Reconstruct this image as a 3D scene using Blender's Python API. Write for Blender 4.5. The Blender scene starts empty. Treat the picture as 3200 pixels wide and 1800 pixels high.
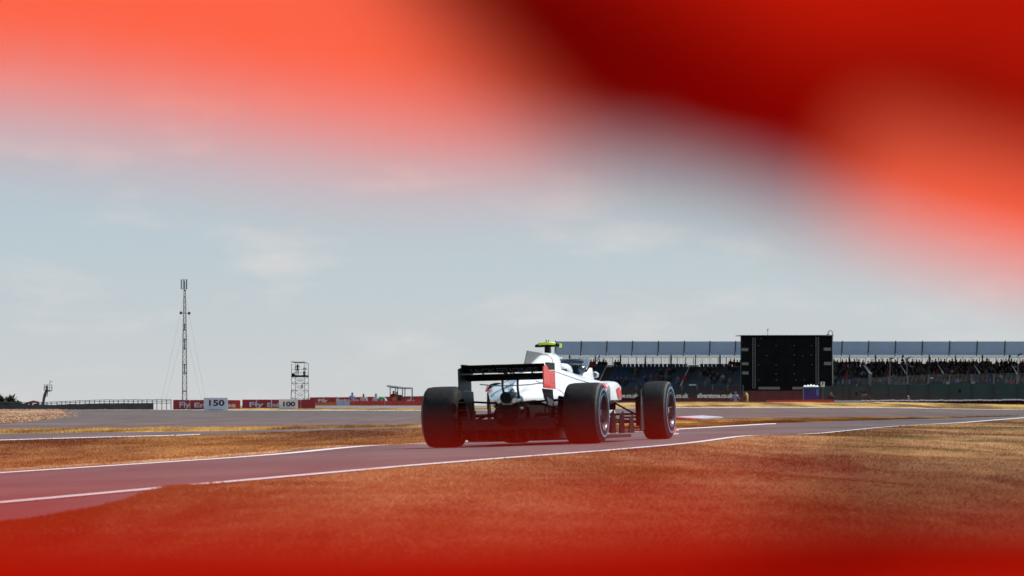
import bpy, bmesh, math, random
import numpy as np
from mathutils import Vector, Matrix, Euler

random.seed(7)
rng = np.random.default_rng(7)
R = math.radians
SC = bpy.context.scene
COL = SC.collection

# ------------------------------------------------------------------ camera
F, HC, ROW0 = 17778.0, 0.47, 1268.0          # focal length in photo pixels, eye height, horizon row
cam_d = bpy.data.cameras.new('camera')
cam_d.sensor_width = 36.0
cam_d.lens = 200.0
cam_d.clip_start = 0.05
cam_d.clip_end = 20000.0
cam_d.dof.use_dof = True
cam_d.dof.focus_distance = 105.0
cam_d.dof.aperture_fstop = 12.0
cam = bpy.data.objects.new('camera', cam_d)
cam.location = (0, 0, HC)
cam.rotation_euler = (R(90) + math.atan((ROW0 - 900) / F), 0, 0)
COL.objects.link(cam)
SC.camera = cam

# ------------------------------------------------------------------ sun, sky, exposure
SUN_AZ, SUN_EL = 65.0, 52.0                  # azimuth from the view direction (+Y) towards +X
sdir = Vector((math.sin(R(SUN_AZ)) * math.cos(R(SUN_EL)), math.cos(R(SUN_AZ)) * math.cos(R(SUN_EL)), math.sin(R(SUN_EL))))
sun_d = bpy.data.lights.new('sun', 'SUN')
sun_d.energy = 5.0
sun_d.angle = R(0.5)
sun_d.color = (1.0, 0.96, 0.90)
sun = bpy.data.objects.new('sun', sun_d)
sun.rotation_euler = sdir.to_track_quat('Z', 'Y').to_euler()
sun.location = (20, 10, 40)
COL.objects.link(sun)

world = bpy.data.worlds.new('World')
SC.world = world
world.use_nodes = True
wn, wl = world.node_tree.nodes, world.node_tree.links
wn.clear()
sky = wn.new('ShaderNodeTexSky')
sky.sky_type = 'NISHITA'
sky.sun_disc = False
sky.sun_elevation = R(SUN_EL)
sky.sun_rotation = R(SUN_AZ)
sky.air_density = 1.0
sky.dust_density = 0.8
sky.ozone_density = 1.5
tc = wn.new('ShaderNodeTexCoord')
mp = wn.new('ShaderNodeMapping')
mp.inputs['Scale'].default_value = (1.0, 1.0, 3.2)
nz = wn.new('ShaderNodeTexNoise')
nz.inputs['Scale'].default_value = 30.0
nz.inputs['Detail'].default_value = 9.0
nz.inputs['Roughness'].default_value = 0.58
rp = wn.new('ShaderNodeValToRGB')
rp.color_ramp.elements[0].position = 0.52
rp.color_ramp.elements[0].color = (0, 0, 0, 1)
rp.color_ramp.elements[1].position = 0.74
rp.color_ramp.elements[1].color = (1, 1, 1, 1)
sp = wn.new('ShaderNodeSeparateXYZ')
hz = wn.new('ShaderNodeMapRange'); hz.interpolation_type = 'SMOOTHSTEP'   # summer haze thickens towards the horizon
hz.inputs['From Min'].default_value = -0.01; hz.inputs['From Max'].default_value = 0.075
hz.inputs['To Min'].default_value = 0.80; hz.inputs['To Max'].default_value = 0.58
hc = wn.new('ShaderNodeMapRange')
hc.inputs['From Min'].default_value = -0.005; hc.inputs['From Max'].default_value = 0.045
cm = wn.new('ShaderNodeMath'); cm.operation = 'MULTIPLY_ADD'
cm.inputs[1].default_value = 0.16
vc = wn.new('ShaderNodeMix'); vc.data_type = 'RGBA'
vc.inputs['A'].default_value = (7.1, 7.15, 7.2, 1)
vc.inputs['B'].default_value = (3.9, 5.7, 7.3, 1)
cl = wn.new('ShaderNodeMix'); cl.data_type = 'RGBA'
cl.inputs['B'].default_value = (6.9, 6.9, 7.0, 1)
mx = wn.new('ShaderNodeMix'); mx.data_type = 'RGBA'
bg = wn.new('ShaderNodeBackground')
bg.inputs['Strength'].default_value = 0.1
wo = wn.new('ShaderNodeOutputWorld')
wl.new(tc.outputs['Generated'], mp.inputs['Vector'])
wl.new(mp.outputs['Vector'], nz.inputs['Vector'])
wl.new(nz.outputs['Fac'], rp.inputs['Fac'])
wl.new(rp.outputs['Color'], cm.inputs[0])
wl.new(tc.outputs['Generated'], sp.inputs[0])
wl.new(sp.outputs['Z'], hz.inputs['Value']); wl.new(sp.outputs['Z'], hc.inputs['Value'])
wl.new(hz.outputs[0], cm.inputs[2]); wl.new(hc.outputs[0], vc.inputs['Factor'])
wl.new(rp.outputs['Color'], cl.inputs['Factor']); wl.new(vc.outputs['Result'], cl.inputs['A'])
wl.new(cl.outputs['Result'], mx.inputs['B'])
wl.new(cm.outputs[0], mx.inputs['Factor'])
wl.new(sky.outputs['Color'], mx.inputs['A'])
wl.new(mx.outputs['Result'], bg.inputs['Color'])
wl.new(bg.outputs['Background'], wo.inputs['Surface'])

SC.view_settings.view_transform = 'Standard'
SC.view_settings.look = 'None'
SC.view_settings.exposure = 0.0
SC.view_settings.gamma = 1.0
SC.render.engine = 'CYCLES'
SC.cycles.use_denoising = True
SC.cycles.max_bounces = 6
SC.cycles.transparent_max_bounces = 8
SC.cycles.caustics_reflective = False
SC.cycles.caustics_refractive = False

# ------------------------------------------------------------------ materials
def new_mat(name):
    m = bpy.data.materials.new(name)
    m.use_nodes = True
    nt = m.node_tree
    b = nt.nodes['Principled BSDF']
    return m, nt, b

def mat(name, col, rough=0.6, metal=0.0, var=0.18, scale=6.0, bump=0.0, coat=0.0, spec=0.5):
    m, nt, b = new_mat(name)
    n = nt.nodes.new('ShaderNodeTexNoise')
    c = nt.nodes.new('ShaderNodeTexCoord')
    r = nt.nodes.new('ShaderNodeValToRGB')
    n.inputs['Scale'].default_value = scale
    n.inputs['Detail'].default_value = 5
    lo = tuple(max(0, x * (1 - var)) for x in col) + (1,)
    hi = tuple(min(1, x * (1 + var)) for x in col) + (1,)
    r.color_ramp.elements[0].position = 0.3
    r.color_ramp.elements[1].position = 0.7
    r.color_ramp.elements[0].color = lo
    r.color_ramp.elements[1].color = hi
    nt.links.new(c.outputs['Object'], n.inputs['Vector'])
    nt.links.new(n.outputs['Fac'], r.inputs['Fac'])
    nt.links.new(r.outputs['Color'], b.inputs['Base Color'])
    b.inputs['Roughness'].default_value = rough
    b.inputs['Metallic'].default_value = metal
    b.inputs['Specular IOR Level'].default_value = spec
    b.inputs['Coat Weight'].default_value = coat
    b.inputs['Coat Roughness'].default_value = 0.08
    if bump:
        bp = nt.nodes.new('ShaderNodeBump')
        bp.inputs['Strength'].default_value = bump
        bp.inputs['Distance'].default_value = 0.02
        nt.links.new(n.outputs['Fac'], bp.inputs['Height'])
        nt.links.new(bp.outputs['Normal'], b.inputs['Normal'])
    return m

def noise_node(nt, scale, detail=6, rough=0.6, sc=(1, 1, 1)):
    c = nt.nodes.new('ShaderNodeTexCoord')
    p = nt.nodes.new('ShaderNodeMapping')
    p.inputs['Scale'].default_value = sc
    p.inputs['Rotation'].default_value = (0, 0, R(6.3))
    n = nt.nodes.new('ShaderNodeTexNoise')
    n.inputs['Scale'].default_value = scale
    n.inputs['Detail'].default_value = detail
    n.inputs['Roughness'].default_value = rough
    nt.links.new(c.outputs['Object'], p.inputs['Vector'])
    nt.links.new(p.outputs['Vector'], n.inputs['Vector'])
    return n

def ramp(nt, src, stops):
    r = nt.nodes.new('ShaderNodeValToRGB')
    e = r.color_ramp.elements
    while len(e) < len(stops):
        e.new(0.5)
    for k, (p, c) in enumerate(stops):
        e[k].position = p
        e[k].color = tuple(c) + (1,)
    nt.links.new(src, r.inputs['Fac'])
    return r

def mixc(nt, fac, a, b, mode='MIX'):
    m = nt.nodes.new('ShaderNodeMix'); m.data_type = 'RGBA'; m.blend_type = mode
    if isinstance(fac, float):
        m.inputs['Factor'].default_value = fac
    else:
        nt.links.new(fac, m.inputs['Factor'])
    nt.links.new(a, m.inputs['A'])
    nt.links.new(b, m.inputs['B'])
    return m

def grass_mat(name, straw, dark, green, green_amount=0.5, blade=False):
    m, nt, b = new_mat(name)
    big = noise_node(nt, 0.42, 5, 0.6, (1, 0.10, 1))
    mid = noise_node(nt, 1.3, 8, 0.66, (1, 0.08, 1))
    fine = noise_node(nt, 16.0, 6, 0.7, (1, 0.10, 1))
    r1 = ramp(nt, mid.outputs['Fac'], [(0.40, dark), (0.58, straw)])
    r2 = ramp(nt, fine.outputs['Fac'], [(0.32, tuple(x * 0.62 for x in straw)), (0.68, tuple(min(1, x * 1.22) for x in straw))])
    mm = mixc(nt, 0.30, r1.outputs['Color'], r2.outputs['Color'])
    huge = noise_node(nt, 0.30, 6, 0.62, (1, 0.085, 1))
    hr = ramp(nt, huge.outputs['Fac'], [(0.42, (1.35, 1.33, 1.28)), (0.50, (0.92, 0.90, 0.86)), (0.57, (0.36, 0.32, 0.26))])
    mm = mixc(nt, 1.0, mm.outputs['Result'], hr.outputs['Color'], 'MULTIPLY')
    gm = ramp(nt, big.outputs['Fac'], [(green_amount, (0, 0, 0)), (green_amount + 0.09, (1, 1, 1))])
    gc = nt.nodes.new('ShaderNodeRGB'); gc.outputs[0].default_value = tuple(green) + (1,)
    g2 = mixc(nt, gm.outputs['Color'], mm.outputs['Result'], gc.outputs[0])
    nt.links.new(g2.outputs['Result'], b.inputs['Base Color'])
    b.inputs['Roughness'].default_value = 0.9
    b.inputs['Specular IOR Level'].default_value = 0.15
    if blade:
        tr = nt.nodes.new('ShaderNodeBsdfTranslucent')
        ms = nt.nodes.new('ShaderNodeMixShader'); ms.inputs['Fac'].default_value = 0.6
        nt.links.new(g2.outputs['Result'], tr.inputs['Color'])
        nt.links.new(b.outputs[0], ms.inputs[1]); nt.links.new(tr.outputs[0], ms.inputs[2])
        nt.links.new(ms.outputs[0], nt.nodes['Material Output'].inputs['Surface'])
    if not blade:
        bp = nt.nodes.new('ShaderNodeBump')
        bp.inputs['Strength'].default_value = 0.3
        bp.inputs['Distance'].default_value = 0.03
        nt.links.new(fine.outputs['Fac'], bp.inputs['Height'])
        nt.links.new(bp.outputs['Normal'], b.inputs['Normal'])
    return m

def asphalt_mat(name, col, streak=0.35):
    m, nt, b = new_mat(name)
    st = noise_node(nt, 1.2, 5, 0.6, (1.0, 0.05, 1))
    fine = noise_node(nt, 60.0, 4, 0.7)
    pat = noise_node(nt, 0.12, 6, 0.62, (0.35, 0.6, 1))
    r1 = ramp(nt, st.outputs['Fac'], [(0.30, tuple(x * (1 - streak) for x in col)), (0.65, tuple(x * 1.12 for x in col))])
    r2 = ramp(nt, fine.outputs['Fac'], [(0.3, (0.6, 0.6, 0.6)), (0.7, (1.25, 1.25, 1.25))])
    r3 = ramp(nt, pat.outputs['Fac'], [(0.38, (0.68, 0.68, 0.70)), (0.62, (1.16, 1.13, 1.08))])
    a = mixc(nt, 1.0, r1.outputs['Color'], r2.outputs['Color'], 'MULTIPLY')
    a2 = mixc(nt, 1.0, a.outputs['Result'], r3.outputs['Color'], 'MULTIPLY')
    nt.links.new(a2.outputs['Result'], b.inputs['Base Color'])
    b.inputs['Roughness'].default_value = 0.85
    b.inputs['Specular IOR Level'].default_value = 0.25
    return m

def gravel_mat(name):
    m, nt, b = new_mat(name)
    c = nt.nodes.new('ShaderNodeTexCoord')
    v = nt.nodes.new('ShaderNodeTexVoronoi')
    v.inputs['Scale'].default_value = 7.0
    gp = nt.nodes.new('ShaderNodeMapping'); gp.inputs['Scale'].default_value = (1, .005, 1)
    nt.links.new(c.outputs['Object'], gp.inputs['Vector']); nt.links.new(gp.outputs['Vector'], v.inputs['Vector'])
    n = noise_node(nt, 1.5, 6, 0.7)
    r = ramp(nt, v.outputs['Distance'], [(0.15, (0.58, 0.33, 0.17)), (0.7, (0.18, 0.085, 0.04))])
    r2 = ramp(nt, n.outputs['Fac'], [(0.3, (0.75, 0.75, 0.75)), (0.7, (1.15, 1.15, 1.15))])
    a = mixc(nt, 1.0, r.outputs['Color'], r2.outputs['Color'], 'MULTIPLY')
    nt.links.new(a.outputs['Result'], b.inputs['Base Color'])
    b.inputs['Roughness'].default_value = 0.9
    bp = nt.nodes.new('ShaderNodeBump'); bp.inputs['Distance'].default_value = 0.05
    nt.links.new(v.outputs['Distance'], bp.inputs['Height'])
    nt.links.new(bp.outputs['Normal'], b.inputs['Normal'])
    return m

def cloth_mat(name):
    m, nt, b = new_mat(name)
    nt.nodes.remove(b)
    out = nt.nodes['Material Output']
    n = noise_node(nt, 900.0, 3, 0.6)
    rt = ramp(nt, n.outputs['Fac'], [(0.3, (0.66, 0.085, 0.040)), (0.7, (0.74, 0.105, 0.055))])
    rd = ramp(nt, n.outputs['Fac'], [(0.3, (0.50, 0.010, 0.006)), (0.7, (0.58, 0.013, 0.008))])
    t = nt.nodes.new('ShaderNodeBsdfTranslucent')
    d = nt.nodes.new('ShaderNodeBsdfDiffuse')
    s = nt.nodes.new('ShaderNodeMixShader'); s.inputs['Fac'].default_value = 0.16
    nt.links.new(rt.outputs['Color'], t.inputs['Color'])
    nt.links.new(rd.outputs['Color'], d.inputs['Color'])
    nt.links.new(t.outputs[0], s.inputs[1]); nt.links.new(d.outputs[0], s.inputs[2])
    nt.links.new(s.outputs[0], out.inputs['Surface'])
    return m

def leaf_mat(name, a, bcol):
    m, nt, b = new_mat(name)
    n = noise_node(nt, 1.2, 5, 0.7)
    r = ramp(nt, n.outputs['Fac'], [(0.3, a), (0.7, bcol)])
    nt.links.new(r.outputs['Color'], b.inputs['Base Color'])
    b.inputs['Roughness'].default_value = 0.7
    return m

M = {}
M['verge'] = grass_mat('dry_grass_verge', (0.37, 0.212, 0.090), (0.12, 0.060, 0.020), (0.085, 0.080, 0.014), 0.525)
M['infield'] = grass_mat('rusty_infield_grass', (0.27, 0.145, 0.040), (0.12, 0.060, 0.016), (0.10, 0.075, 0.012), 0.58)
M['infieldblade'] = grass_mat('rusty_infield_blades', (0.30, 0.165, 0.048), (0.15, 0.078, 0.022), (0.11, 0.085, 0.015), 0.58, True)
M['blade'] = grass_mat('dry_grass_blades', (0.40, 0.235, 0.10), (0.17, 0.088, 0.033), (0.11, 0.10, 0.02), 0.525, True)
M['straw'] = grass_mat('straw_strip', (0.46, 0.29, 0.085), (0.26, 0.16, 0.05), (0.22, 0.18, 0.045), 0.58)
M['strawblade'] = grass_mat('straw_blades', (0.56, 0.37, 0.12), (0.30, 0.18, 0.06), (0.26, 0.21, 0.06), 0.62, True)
M['lane'] = asphalt_mat('lane_asphalt', (0.112, 0.108, 0.110), 0.30)
M['track'] = asphalt_mat('track_asphalt', (0.122, 0.096, 0.088), 0.35)
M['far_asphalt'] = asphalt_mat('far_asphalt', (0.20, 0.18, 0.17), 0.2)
M['gravel'] = gravel_mat('gravel')
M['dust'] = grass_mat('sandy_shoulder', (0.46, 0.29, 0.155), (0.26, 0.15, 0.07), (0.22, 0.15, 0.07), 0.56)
M['paint'] = mat('line_paint', (0.78, 0.77, 0.75), 0.6, var=0.12, scale=9)
M['soil'] = mat('far_ground', (0.22, 0.17, 0.08), 0.9, var=0.3, scale=0.2)
M['cloth'] = cloth_mat('red_fabric')
M['white'] = mat('white_car_paint', (0.80, 0.81, 0.82), 0.28, var=0.03, scale=3, coat=0.6)
M['black'] = mat('black_carbon', (0.008, 0.008, 0.009), 0.45, var=0.3, scale=40, spec=0.14)
M['matblack'] = mat('matt_black', (0.006, 0.006, 0.007), 0.8, var=0.3, scale=30, spec=0.06)
M['red'] = mat('red_car_paint', (0.75, 0.035, 0.020), 0.35, var=0.08, scale=6, coat=0.3)
M['grey'] = mat('grey_car_paint', (0.10, 0.105, 0.11), 0.45, var=0.08)
M['rubber'] = mat('tyre_rubber', (0.013, 0.012, 0.012), 0.75, var=0.4, scale=18, spec=0.2, bump=0.2)
M['shoulder'] = mat('worn_tyre_shoulder', (0.07, 0.063, 0.06), 0.8, var=0.3, scale=30)
M['blue_band'] = mat('blue_tyre_band', (0.09, 0.24, 0.42), 0.6, var=0.08)
M['rim'] = mat('dark_wheel_rim', (0.05, 0.05, 0.055), 0.3, metal=0.8, var=0.2)
M['rim_edge'] = mat('scuffed_rim_edge', (0.16, 0.15, 0.15), 0.4, metal=0.8, var=0.3, scale=30)
M['metal'] = mat('bright_metal', (0.62, 0.60, 0.58), 0.28, metal=1.0, var=0.1)
M['yellow'] = mat('fluorescent_yellow', (0.62, 0.85, 0.03), 0.5, var=0.05)
M['ink'] = mat('dark_grey_print', (0.075, 0.075, 0.08), 0.6, var=0.1)
M['navy_halo'] = mat('navy_halo', (0.018, 0.030, 0.060), 0.3, var=0.2, coat=0.5)
M['steel'] = mat('galvanised_steel', (0.28, 0.29, 0.30), 0.5, metal=0.5, var=0.2, scale=10)
M['darksteel'] = mat('dark_steel', (0.05, 0.052, 0.055), 0.6, var=0.3, scale=10)
M['board'] = mat('marker_board_white', (0.80, 0.77, 0.80), 0.6, var=0.05, scale=3)
M['boardink'] = mat('marker_board_print', (0.035, 0.012, 0.012), 0.6, var=0.1)
M['banner_red'] = mat('red_banner_vinyl', (0.36, 0.018, 0.022), 0.55, var=0.15, scale=1.2)
M['bright_red'] = mat('bright_red_barrier', (0.58, 0.035, 0.02), 0.5, var=0.15, scale=2)
M['orange'] = mat('orange_barrier', (0.62, 0.13, 0.02), 0.5, var=0.12, scale=2)
M['lilac'] = mat('pale_barrier', (0.46, 0.44, 0.52), 0.6, var=0.10, scale=2)
M['banner_print'] = mat('pale_banner_print', (0.60, 0.55, 0.62), 0.6, var=0.05)
M['greywall'] = mat('grey_barrier', (0.075, 0.066, 0.064), 0.8, var=0.25, scale=0.8)
M['fascia'] = mat('blue_grey_fascia', (0.34, 0.46, 0.72), 0.55, var=0.06, scale=0.6)
M['navy'] = mat('navy_seats', (0.014, 0.045, 0.14), 0.6, var=0.25, scale=1.5)
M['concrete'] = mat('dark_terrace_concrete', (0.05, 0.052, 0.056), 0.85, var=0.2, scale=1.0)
M['screen'] = mat('screen_cabinet', (0.005, 0.006, 0.008), 0.6, var=0.4, scale=0.7, spec=0.06)
M['vent'] = mat('grey_vent', (0.17, 0.17, 0.165), 0.7, var=0.15)
M['green'] = mat('green_fence_sheet', (0.010, 0.040, 0.040), 0.7, var=0.2, scale=1.0)
M['greenpost'] = mat('green_black_post', (0.012, 0.020, 0.020), 0.7, var=0.2)
M['fencegrey'] = mat('fence_post_grey', (0.11, 0.12, 0.15), 0.6, var=0.15)
M['darkbanner'] = mat('dark_banner', (0.020, 0.014, 0.017), 0.7, var=0.25, scale=1.0)
M['maroon'] = mat('maroon_barrier', (0.075, 0.010, 0.014), 0.6, var=0.25, scale=1)
M['whiteprint'] = mat('white_print', (0.80, 0.80, 0.80), 0.6, var=0.04)
M['blue_box'] = mat('blue_cabin_plastic', (0.008, 0.020, 0.15), 0.5, var=0.12, scale=2)
M['blue_lit'] = mat('sunlit_blue_plastic', (0.05, 0.13, 0.42), 0.5, var=0.1)  # lighter blue holds the sunlight on the cabin's right edge
M['mesh_pale'] = mat('pale_windbreak_mesh', (0.62, 0.64, 0.63), 0.8, var=0.08)
M['bark'] = mat('bark', (0.06, 0.045, 0.035), 0.9, var=0.3)
M['leaf'] = leaf_mat('dark_foliage', (0.020, 0.026, 0.014), (0.060, 0.060, 0.028))
M['skin'] = mat('skin', (0.36, 0.20, 0.14), 0.6, var=0.1)
M['skin_dark'] = mat('tanned_skin', (0.20, 0.10, 0.07), 0.6, var=0.1)
M['hair'] = mat('dark_hair', (0.02, 0.015, 0.012), 0.7, var=0.2)
M['cloth_black'] = mat('black_clothes', (0.015, 0.015, 0.017), 0.85, var=0.2)
M['cloth_blue'] = mat('blue_grey_shirt', (0.22, 0.22, 0.38), 0.85, var=0.1)
M['cloth_lilac'] = mat('pale_lilac_shirt', (0.50, 0.44, 0.56), 0.85, var=0.1)
M['cloth_pink'] = mat('pale_pink_shirt', (0.55, 0.38, 0.42), 0.85, var=0.1)
M['cloth_orange'] = mat('orange_overalls', (0.55, 0.12, 0.03), 0.85, var=0.1)
M['cloth_green'] = mat('bright_green_top', (0.06, 0.38, 0.13), 0.8, var=0.1)
M['cloth_maroon'] = mat('maroon_shirt', (0.16, 0.03, 0.04), 0.85, var=0.1)
M['cloth_khaki'] = mat('olive_trousers', (0.24, 0.26, 0.10), 0.85, var=0.1)
M['hivis'] = mat('yellow_vest', (0.62, 0.70, 0.10), 0.7, var=0.08)
M['bigred'] = mat('red_machine_paint', (0.20, 0.012, 0.016), 0.5, var=0.2)
CROWD = [('dark', (0.02, 0.02, 0.024)), ('grey', (0.12, 0.12, 0.13)), ('white', (0.50, 0.50, 0.50)), ('red', (0.36, 0.03, 0.03)),
         ('blue', (0.04, 0.07, 0.22)), ('brown', (0.11, 0.07, 0.05))]
for n_, c_ in CROWD:
    M['crowd_' + n_] = mat('crowd_%s_shirt' % n_, c_, 0.85, var=0.15)

# ------------------------------------------------------------------ mesh helpers
def link(o, parent=None):
    COL.objects.link(o)
    if parent is not None:
        o.parent = parent
    return o

def tag(o, label=None, cat=None, group=None, kind=None):
    if label: o['label'] = label
    if cat: o['category'] = cat
    if group: o['group'] = group
    if kind: o['kind'] = kind
    return o

def empty(name, loc=(0, 0, 0), rot=(0, 0, 0), parent=None):
    o = bpy.data.objects.new(name, None)
    o.empty_display_size = 0.2
    o.location = loc
    o.rotation_euler = rot
    return link(o, parent)

class MB:
    def __init__(self):
        self.v, self.f, self.mi = [], [], []
        self.cur = 0
    def add(self, vs, fs):
        n = len(self.v)
        self.v += [tuple(p) for p in vs]
        self.f += [tuple(i + n for i in f) for f in fs]
        self.mi += [self.cur] * len(fs)
        return self
    def box(self, c, s, rot=None):
        hx, hy, hz = s[0] / 2, s[1] / 2, s[2] / 2
        vs = [Vector((x, y, z)) for x in (-hx, hx) for y in (-hy, hy) for z in (-hz, hz)]
        if rot is not None:
            m = Euler(rot).to_matrix()
            vs = [m @ p for p in vs]
        c = Vector(c)
        return self.add([p + c for p in vs], [(0, 1, 3, 2), (4, 6, 7, 5), (0, 4, 5, 1), (2, 3, 7, 6), (0, 2, 6, 4), (1, 5, 7, 3)])
    def box2(self, a, b):
        return self.box([(a[i] + b[i]) / 2 for i in range(3)], [abs(b[i] - a[i]) for i in range(3)])
    def tube(self, pts, r, n=6, cap=True):
        pts = [Vector(p) for p in pts]
        rs = r if isinstance(r, (list, tuple)) else [r] * len(pts)
        rings = []
        prev = None
        for i, p in enumerate(pts):
            a = pts[max(i - 1, 0)]; b = pts[min(i + 1, len(pts) - 1)]
            t = (b - a).normalized()
            if prev is None:
                up = Vector((0, 0, 1)) if abs(t.z) < 0.9 else Vector((1, 0, 0))
                x = t.cross(up).normalized()
            else:
                x = (prev - t * prev.dot(t)).normalized()
            prev = x
            y = t.cross(x)
            rings.append([p + (x * math.cos(2 * math.pi * k / n) + y * math.sin(2 * math.pi * k / n)) * rs[i] for k in range(n)])
        return self.loft(rings, cap)
    def loft(self, rings, cap=True):
        n = len(rings[0])
        vs = [p for ring in rings for p in ring]
        fs = []
        for i in range(len(rings) - 1):
            for k in range(n):
                k2 = (k + 1) % n
                fs.append((i * n + k, i * n + k2, (i + 1) * n + k2, (i + 1) * n + k))
        if cap:
            fs.append(tuple(range(n - 1, -1, -1)))
            fs.append(tuple((len(rings) - 1) * n + k for k in range(n)))
        return self.add(vs, fs)
    def prism(self, poly, axis, a, b):
        """poly in the two other axes (cyclic order), extruded from a to b along axis"""
        def P(p, t):
            q = [0, 0, 0]
            o = [i for i in range(3) if i != axis]
            q[axis] = t; q[o[0]] = p[0]; q[o[1]] = p[1]
            return tuple(q)
        n = len(poly)
        vs = [P(p, a) for p in poly] + [P(p, b) for p in poly]
        fs = [tuple(range(n)), tuple(range(2 * n - 1, n - 1, -1))]
        fs += [(k, n + k, n + (k + 1) % n, (k + 1) % n) for k in range(n)]
        return self.add(vs, fs)
    def lathe_x(self, prof, n=40, x0=0.0):
        """profile of (x, r), turned round the X axis; open ended"""
        rings = [[(x0 + x, r * math.cos(2 * math.pi * k / n), r * math.sin(2 * math.pi * k / n)) for k in range(n)] for x, r in prof]
        return self.loft(rings, False)
    def lathe_z(self, prof, c=(0, 0, 0), n=16, cap=True):
        rings = [[(c[0] + r * math.cos(2 * math.pi * k / n), c[1] + r * math.sin(2 * math.pi * k / n), c[2] + z) for k in range(n)] for r, z in prof]
        return self.loft(rings, cap)
    def mesh(self, name, mats, smooth=False, bevel=0.0):
        me = bpy.data.meshes.new(name)
        me.from_pydata(self.v, [], self.f)
        if not isinstance(mats, (list, tuple)):
            mats = [mats]
        for m_ in mats:
            me.materials.append(M[m_] if isinstance(m_, str) else m_)
        for p, i in zip(me.polygons, self.mi):
            p.material_index = i
        bm = bmesh.new(); bm.from_mesh(me)
        bmesh.ops.recalc_face_normals(bm, faces=bm.faces)
        if bevel:
            bmesh.ops.bevel(bm, geom=list(bm.edges), offset=bevel, segments=2, profile=0.6, affect='EDGES', clamp_overlap=True)
        bm.to_mesh(me); bm.free()
        if smooth:
            for p in me.polygons: p.use_smooth = True
            if smooth != 'all':
                me.set_sharp_from_angle(angle=R(40))
        return me
    def build(self, name, mats, parent=None, smooth=False, bevel=0.0, loc=None, rot=None):
        o = bpy.data.objects.new(name, self.mesh(name, mats, smooth, bevel))
        if loc is not None: o.location = loc
        if rot is not None: o.rotation_euler = rot
        return link(o, parent)

def text(name, body, size, material, parent, loc, rot=(R(90), 0, 0), width=None, offset=0.0, extrude=0.004):
    cu = bpy.data.curves.new(name, 'FONT')
    cu.body = body; cu.size = size; cu.align_x = 'CENTER'; cu.align_y = 'CENTER'
    cu.extrude = extrude; cu.offset = offset; cu.resolution_u = 4
    t = bpy.data.objects.new(name, cu); COL.objects.link(t)
    dg = bpy.context.evaluated_depsgraph_get()
    me = bpy.data.meshes.new_from_object(t.evaluated_get(dg))
    bpy.data.objects.remove(t); bpy.data.curves.remove(cu)
    if width:
        xs = [v.co.x for v in me.vertices]
        k = width / (max(xs) - min(xs))
        for v in me.vertices: v.co.x *= k
    me.materials.clear(); me.materials.append(M[material])
    o = bpy.data.objects.new(name, me); o.location = loc; o.rotation_euler = rot
    return link(o, parent)

def W(u, row, d):
    return Vector(((u - 1600) / F * d, d, HC + (ROW0 - row) / F * d))

# ------------------------------------------------------------------ ground shape
ZN, ZF = 0.080, -0.050
def sst(a, b, x):
    t = np.clip((np.asarray(x, float) - a) / (b - a), 0, 1)
    return t * t * (3 - 2 * t)
def fade(y): return 1 - sst(95, 150, y)
def px_line(pts, z0):
    out = []
    for u, row in pts:
        d = F * (HC - z0) / (row - ROW0)
        for _ in range(30):
            d = F * (HC - z0 * float(fade(d))) / (row - ROW0)
        out.append((u, d))
    return out
near_px = px_line([(0, 1569), (469, 1527), (641, 1511), (1300, 1453), (1577, 1431), (1900, 1407), (2329, 1370), (2566, 1354), (2909, 1328), (3200, 1313)], ZN)
far_px = px_line([(0, 1474.6), (650, 1433), (1300, 1389), (1572, 1369), (2117, 1341), (2405, 1326), (2700, 1319.5), (3200, 1309.5)], ZF)
xn_y = np.array([d for u, d in near_px]); xn_x = np.array([(u - 1600) / F * d for u, d in near_px])
xf_y = np.array([d for u, d in far_px]); xf_x = np.array([(u - 1600) / F * d for u, d in far_px])
def lin(y, ys, xs):
    y = np.asarray(y, float)
    r = np.interp(y, ys, xs)
    s0 = (xs[1] - xs[0]) / (ys[1] - ys[0]); s1 = (xs[-1] - xs[-2]) / (ys[-1] - ys[-2])
    return np.where(y < ys[0], xs[0] + (y - ys[0]) * s0, np.where(y > ys[-1], xs[-1] + (y - ys[-1]) * s1, r))
TU = np.array([-2500, 400, 800, 1320, 2117, 2700, 3200, 6000.])
TD = np.array([100, 150, 200, 250, 300, 330, 345, 380, 400, 420, 440, 480, 600, 900.])
TL = [0, .04, .10, .17, .25, .25, .2, -.1, -.3, -.5, -.6, -.8, -1.5, -2.8]
TM = [0, .04, .10, .16, .225, .27, .295, .37, .44, .51, .1, -.25, -1.2, -2.8]
TR = [0, .03, .12, .22, .31, .377, .44, .65, .74, .3, -.15, -.15, -.2, -.3]
TR2 = [0, .03, .10, .17, .22, .25, .32, .50, .58, .2, -.15, -.15, -.2, -.3]
TT = np.array([TL, TL, TM, TM, TR, TR, TR2, TR2])
def Htab(u, d):
    u = np.asarray(u, float); d = np.asarray(d, float)
    cols = np.array([np.interp(d, TD, TT[k], left=0) for k in range(len(TU))])
    k = np.clip(np.searchsorted(TU, u) - 1, 0, len(TU) - 2)
    t = np.clip((u - TU[k]) / (TU[k + 1] - TU[k]), 0, 1)
    t = t * t * (3 - 2 * t)
    idx = np.arange(u.size).reshape(u.shape)
    c = cols.reshape(len(TU), -1)
    a = c[k.ravel(), idx.ravel()].reshape(u.shape); b = c[(k + 1).ravel(), idx.ravel()].reshape(u.shape)
    return a + (b - a) * t
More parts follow.
